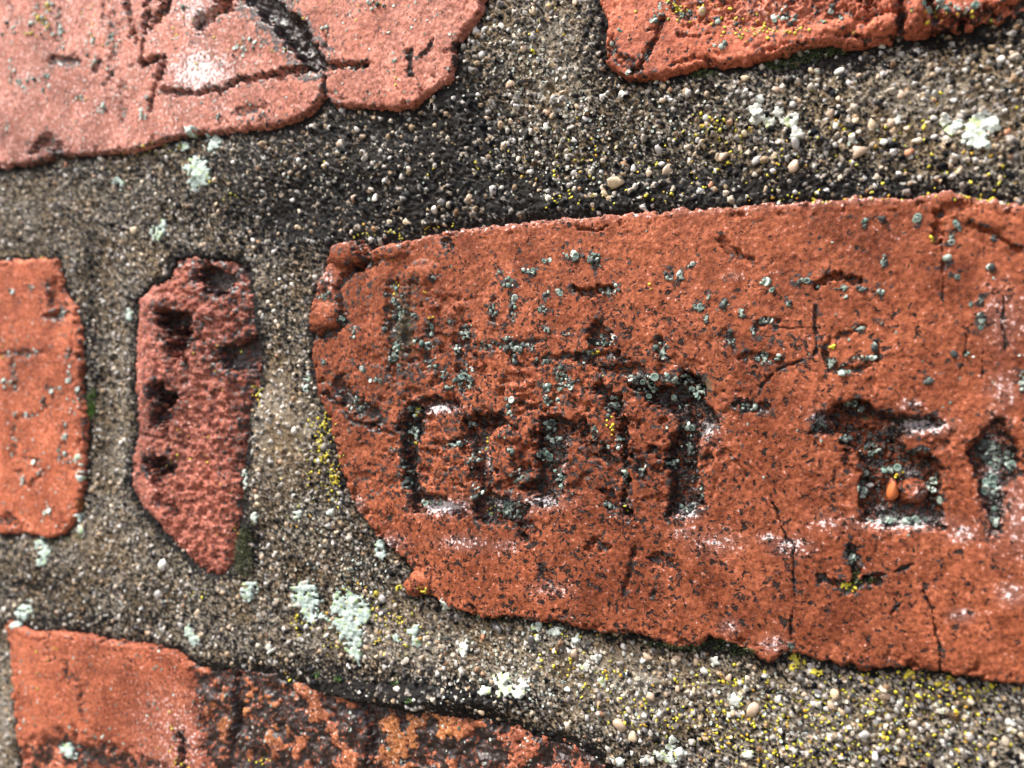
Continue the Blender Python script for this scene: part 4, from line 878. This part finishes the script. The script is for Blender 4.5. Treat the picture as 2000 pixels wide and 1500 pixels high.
# ------------------------------------------------------------------ lichen patches, each a thing of its own
def boxblur(A, r=4):
    for ax in (0, 1):
        P = np.concatenate([np.repeat(np.take(A, [0], ax), r + 1, ax), A, np.repeat(np.take(A, [-1], ax), r, ax)], ax).cumsum(ax, dtype=np.float64)
        n = A.shape[ax]
        A = ((np.take(P, range(2 * r + 1, 2 * r + 1 + n), ax) - np.take(P, range(0, n), ax)) / (2 * r + 1)).astype(np.float32)
    return A
HB = boxblur(HT)
LN = fbm(.7, 3, 301, .6); LE = fbm(1.6, 3, 311, .6)
def crust(label, pieces, cA, cB, size=(.25, .75), flat=.55, dens=1.0, mat=None, name='lichen_patch', group=None, odd=(.85, .95, .55)):
    """a thin knobbly thallus grown over the relief"""
    xs = [p[0] for p in pieces]; ys = [p[1] for p in pieces]; mx = max(max(p[2:4]) for p in pieces) * 1.6 + 20
    w = win(min(xs) - mx, max(xs) + mx, min(ys) - mx, max(ys) + mx)
    P = np.zeros(PX[w].shape, np.float32); C = np.zeros(P.shape + (4,), np.float32); C[..., 3] = 1
    lob = []
    for x, y, rx, ry in pieces:
        j0, i0 = spot(x, y); pp = PPM[j0, i0]; n = int(math.pi * rx * ry / (pp * pp) / .20 * dens) + 5; ph = random.random() * 6
        for _ in range(n):
            a = random.random() * 6.283; q = math.sqrt(random.random()) * (1 + .2 * math.sin(3 * a + ph) + .16 * math.sin(7 * a + ph * 2))
            lob.append((x + rx * q * math.cos(a), y + ry * q * math.sin(a), random.uniform(*size) * (1.05 - .45 * min(q, 1.2))))
    for px, py, r in lob:
        j, i = spot(px, py); pp = PPM[j, i]; k = int(r * 1.4 * pp / STEP) + 2
        sj = slice(max(w[0].start, j - k), min(w[0].stop, j + k + 1)); si = slice(max(w[1].start, i - k), min(w[1].stop, i + k + 1))
        du, dv = UM[sj, si] - UM[j, i], VM[sj, si] - VM[j, i]
        th = random.random() * 3.14; c, s_ = math.cos(th), math.sin(th); el = random.uniform(.75, 1.0)
        q = ((du * c + dv * s_) / r) ** 2 + ((-du * s_ + dv * c) / (r * el)) ** 2 + LE[sj, si] * .35
        v = r * flat * random.uniform(.7, 1.3) * np.sqrt(np.clip(1 - q, 0, 1)) + (q < 1) * .10
        l = (slice(sj.start - w[0].start, sj.stop - w[0].start), slice(si.start - w[1].start, si.stop - w[1].start))
        up = v > P[l]
        kk = random.random(); cc = (np.array(cA) * (1 - kk) + np.array(cB) * kk) * random.uniform(.8, 1.08)
        if random.random() < .12: cc = cc * np.array(odd)
        P[l][up] = v[up]; C[l][up, :3] = cc
    H = np.where(P > 0, np.maximum(HB[w], HT[w] - .15) + P + LN[w] * .10, HT[w] - .3)
    C[..., :3] *= (1 + .5 * LN[w])[..., None]
    o = bpy.data.objects.new(name, grid_mesh(name, w, P > 0, H, mat or M_LICHEN, [('tint', 'FLOAT_COLOR', C)], 2.5))
    return link(o, None, label, 'lichen', group)
def lichen_patch(label, pieces, cA=(.34, .46, .41), cB=(.58, .69, .63), size=(.28, .80), group=None, dens=1.0, name='lichen_patch'):
    return crust(label, pieces, np.array(cA) * .92, np.array(cB) * .92, size, .36, dens, None, name, group)
lichen_patch('round pale lichen on mortar just below the scratched pink brick', [(374, 322, 24, 22), (378, 350, 20, 22), (388, 335, 18, 28)])
lichen_patch('two small pale lichen lobes touching the lower edge of the scratched pink brick', [(372, 256, 16, 10), (346, 284, 16, 10), (410, 278, 16, 18)])
lichen_patch('tiny pale lichen spot on mortar beside the round lichen, below the scratched pink brick', [(225, 355, 12, 13)])
lichen_patch('pale lichen spot on mortar above the small pitted brick fragment', [(300, 452, 17, 16), (312, 440, 8, 14)])
lichen_patch('bright mint lichen rosette alone on mortar below the brick with red nodules', [(1918, 238, 28, 20), (1905, 262, 24, 20), (1940, 240, 14, 18), (1925, 275, 16, 14), (1872, 235, 8, 10), (1858, 248, 10, 8)], (.56, .66, .60), (.70, .76, .70))
lichen_patch('broken white lichen crust on dark mortar above the carved brick', [(1474, 210, 11, 9), (1476, 230, 12, 10), (1500, 232, 16, 10), (1518, 214, 10, 10), (1540, 234, 16, 10), (1552, 226, 8, 10), (1555, 255, 12, 16)], (.48, .52, .46), (.66, .68, .60), dens=.7)
lichen_patch('large mint lichen with a tapered lower end, on mortar beside the carved brick', [(672, 1178, 36, 26), (668, 1205, 40, 30), (700, 1200, 18, 20), (676, 1238, 26, 24), (684, 1262, 18, 22), (690, 1290, 8, 12)])
lichen_patch('mint lichen shaped like a heart, beside the large mint lichen on mortar', [(590, 1155, 26, 18), (594, 1178, 32, 18), (596, 1198, 18, 16), (600, 1212, 10, 10)])
lichen_patch('small square mint lichen right under the dark moss of the brick fragment', [(482, 1148, 16, 14), (478, 1164, 16, 14)])
lichen_patch('pale comma-shaped lichen on mortar under the flat orange brick', [(72, 1062, 15, 14), (78, 1082, 13, 16), (72, 1100, 12, 9)])
lichen_patch('pale lichen lump sitting on the corner of the half burnt brick', [(42, 1186, 18, 14), (36, 1206, 18, 16), (24, 1222, 8, 8)])
lichen_patch('pale lichen lump on mortar just above the half burnt brick', [(362, 1236, 10, 14), (372, 1252, 14, 12)])
lichen_patch('small pale green lichen lobe pressed against the rounded end of the carved brick', [(736, 1066, 9, 10), (740, 1084, 11, 10)])
lichen_patch('pale green lichen chain in a column beside the rounded end of the carved brick', [(600, 712, 7, 14), (598, 738, 9, 16), (598, 760, 9, 12)], dens=.9, size=(.28, .5))
lichen_patch('white knobbly lichen on mortar above the black ledge', [(975, 1330, 18, 12), (945, 1348, 12, 10), (985, 1350, 16, 14), (1018, 1340, 14, 12), (1010, 1356, 10, 8)], (.56, .62, .54), (.70, .74, .66))
lichen_patch('small mint lichen between two clumps of yellow lichen dots on mortar', [(803, 1236, 12, 14), (808, 1258, 8, 10), (766, 1252, 8, 7)])
lichen_patch('pale lichen buttons on mortar beside the dark end of the half burnt brick', [(1284, 1482, 14, 10), (1306, 1490, 16, 10), (1258, 1492, 14, 8), (1326, 1476, 10, 8), (1306, 1466, 10, 6), (1204, 1494, 12, 8)], (.52, .60, .54), (.72, .76, .70))
lichen_patch('thin pale lichen strip on mortar along the brick fragment', [(246, 612, 8, 15)])
lichen_patch('pale lichen streak running down the edge of the flat orange brick', [(152, 900, 7, 18), (154, 930, 7, 16), (148, 1012, 8, 12), (152, 1036, 10, 10)], (.46, .54, .48))
lichen_patch('white lichen smudge on the rough lower part of the half burnt brick', [(122, 1466, 18, 12), (134, 1480, 10, 8)])
# small single spots: look-alikes
def spots(cA, cB, dens, lst):
    for lb, q in lst: lichen_patch(lb, [q], cA, cB, dens=dens, name='lichen_spot')
spots((.44, .52, .46), (.62, .70, .62), 1, [
    ('pale green lichen streak touching the dark side of the pitted brick fragment', (472, 940, 7, 22)), ('pale green lichen spot midway between the brick fragment and the carved brick', (576, 1005, 9, 16)),
    ('pale green lichen spot above the bristly moss of the brick fragment', (492, 1010, 9, 12)), ('tiny pale green lichen spot on mortar near the golden lichen band', (640, 1002, 7, 7)),
    ('small mint lichen under the bottom edge of the carved brick, in two close lobes', (1078, 1236, 16, 9)), ('small mint lichen next to the two-lobed one under the carved brick', (1046, 1226, 12, 8)),
    ('tiny mint lichen dot next to the dark slate pebble under the carved brick', (1046, 1248, 7, 7)), ('white-green lichen dot hanging from the moss fringe under the carved brick', (1122, 1254, 8, 10)), ('small mint lichen beside the red knob at the carved brick\'s corner', (865, 1182, 9, 12))])
spots((.56, .60, .54), (.70, .72, .64), .8, [
    ('round white lichen speck among yellow dots on tan mortar below the carved brick', (1160, 1288, 9, 7)), ('flat pale lichen speck beside the round white one on tan mortar', (1140, 1306, 10, 6)), ('tall white lichen speck on tan mortar near two large pale pebbles', (1168, 1340, 10, 12)),
    ('white powdery lichen on tan mortar under the dark oval pebble', (900, 1270, 12, 16)), ('white lichen speck under the mossy notch of the carved brick', (1395, 1295, 9, 9)), ('white ring-like lichen among dense yellow dots under the carved brick', (1432, 1374, 12, 12)),
    ('white lichen speck on mortar between the large mint lichen and the half burnt brick', (520, 1272, 10, 12)), ('white lichen dot among dense yellow dots beside the pale lichen buttons', (1460, 1480, 9, 8)), ('white lichen dot just over the pale lichen buttons on mortar', (1312, 1452, 8, 8)),
    ('white lichen speck touching the mint lichen rosette', (1850, 228, 9, 9)), ('tiny white lichen speck between the broken crust and the mint rosette', (1756, 230, 6, 8)), ('tiny white lichen speck over the broken white lichen crust', (1480, 190, 8, 5))])
co = crust('grey-green lichen crust filling the scratches and carved letters of the large brick', [(x, y, rx * .9, ry * .9) for x, y, rx, ry in DISCS], (.03, .037, .034), (.34, .42, .36), (.14, .50), .42, .62, None, 'lichen_crust', None, (1.5, 1.5, 1.4))
co['kind'] = 'stuff'
# yellow clumps
def yellow_clump(label, pieces, n):
    return crust(label, [(x, y, rx * .9, ry * .9) for x, y, rx, ry in pieces], (.34, .28, .02), (.64, .53, .04), (.15, .34), .8, 2.2, M_YELLOW, 'yellow_lichen', 'yellow lichen clumps', (.75, .85, 1.6))
yellow_clump('bright yellow lichen clump under the crack at the lower edge of the carved brick', [(1550, 1290, 14, 14), (1562, 1300, 18, 12), (1595, 1318, 18, 12), (1548, 1308, 12, 10)], 26)
yellow_clump('golden yellow lichen band on mortar along the rounded end of the carved brick', [(625, 830, 14, 22), (622, 870, 12, 20), (652, 940, 12, 18), (630, 900, 16, 22)], 30)
yellow_clump('yellow lichen patch scattered over the scratched pink brick', [(100, 14, 16, 14), (80, 40, 14, 14), (62, 68, 18, 8), (92, 50, 10, 12)], 18)
yellow_clump('yellow lichen tufts on mortar beside the large mint lichen', [(772, 1150, 12, 16), (726, 1162, 12, 12), (775, 1215, 12, 12), (730, 1255, 12, 10), (786, 1264, 10, 12), (574, 1208, 10, 8), (578, 1240, 10, 10)], 15)
yellow_clump('pale yellow lichen knob beside the small pitted brick fragment', [(496, 775, 10, 14), (484, 756, 6, 6), (502, 790, 8, 8)], 14)
yellow_clump('yellow lichen along the lower edge of the carved brick beyond its long crack', [(1690, 1325, 12, 8), (1840, 1340, 16, 8), (1860, 1328, 12, 8), (1780, 1318, 14, 7)], 20)

# ------------------------------------------------------------------ moss
def moss(label, pieces, cA, cB, n, length=(.5, 1.2), name='moss_tuft'):
    h = Heap()
    for x, y, rx, ry in pieces:
        for _ in range(n):
            a = random.random() * 6.283; q = math.sqrt(random.random())
            j, i = spot(x + rx * q * math.cos(a), y + ry * q * math.sin(a))
            nn = nrm(normal_at(j, i) + rng.normal(0, .5, 3) + np.array((0, 0, .35))); Mx = frame(nn)
            L = random.uniform(*length); wd = random.uniform(.06, .13)
            v = np.array([(wd, 0, 0), (-.5 * wd, .87 * wd, 0), (-.5 * wd, -.87 * wd, 0), (wd * .9, .1 * L, L * .5), (-.4 * wd, .8 * wd + .1 * L, L * .5), (-.4 * wd, -.8 * wd + .1 * L, L * .5), (0, .3 * L, L)]) * .001
            f = np.array([(0, 1, 4), (0, 4, 3), (1, 2, 5), (1, 5, 4), (2, 0, 3), (2, 3, 5), (3, 4, 6), (4, 5, 6), (5, 3, 6)])
            k = random.random(); c = np.array(cA) * (1 - k) + np.array(cB) * k
            h.add(v @ Mx.T + base_pt(j, i, -.12), f, c)
    return link(bpy.data.objects.new(name, h.mesh(name, M_MOSS)), None, label, 'moss')
moss('bright green moss tuft in the gap beside the flat orange brick', [(170, 780, 8, 22), (168, 806, 8, 14)], (.05, .14, .01), (.16, .30, .03), 90)
moss('dark grey-green bristly moss beside the tip of the small brick fragment', [(470, 1060, 18, 26), (470, 1100, 18, 30), (462, 1080, 14, 40)], (.05, .06, .025), (.16, .17, .08), 260, (.6, 1.4))
moss('dark green moss under the notch in the lower edge of the carved brick', [(1400, 1262, 40, 12), (1450, 1275, 26, 12), (1340, 1268, 30, 8), (1290, 1262, 30, 7)], (.015, .025, .008), (.06, .09, .02), 170, (.3, .7))
moss('black-green moss under the lower edge of the flaked brick', [(1560, 104, 40, 14), (1520, 122, 40, 9), (1610, 92, 40, 9), (1370, 140, 30, 8)], (.012, .018, .008), (.07, .11, .02), 150, (.3, .8))
moss('green moss specks below the corner of the flat orange brick', [(112, 1060, 26, 8), (152, 990, 8, 14), (150, 1050, 12, 8)], (.05, .09, .015), (.13, .17, .03), 60, (.3, .8))
moss('small green moss sprigs on the black ledge above the half burnt brick', [(612, 1320, 10, 6), (652, 1330, 8, 6), (766, 1338, 10, 5), (800, 1366, 6, 5)], (.05, .16, .02), (.14, .28, .04), 26, (.3, .6))
moss('green moss lining the small hooked scratch in the carved brick', [(1660, 1150, 10, 7), (1672, 1128, 8, 14), (1700, 1134, 14, 6)], (.02, .05, .01), (.12, .17, .02), 60, (.2, .5))
moss('black-green moss fringe under the lower edge of the carved brick', [(985, 1216, 40, 7), (1080, 1228, 40, 7), (1180, 1244, 50, 7), (920, 1206, 20, 5)], (.012, .018, .008), (.06, .08, .02), 110, (.25, .6))

scene.render.engine = 'CYCLES'
scene.render.resolution_x = 1024; scene.render.resolution_y = 768
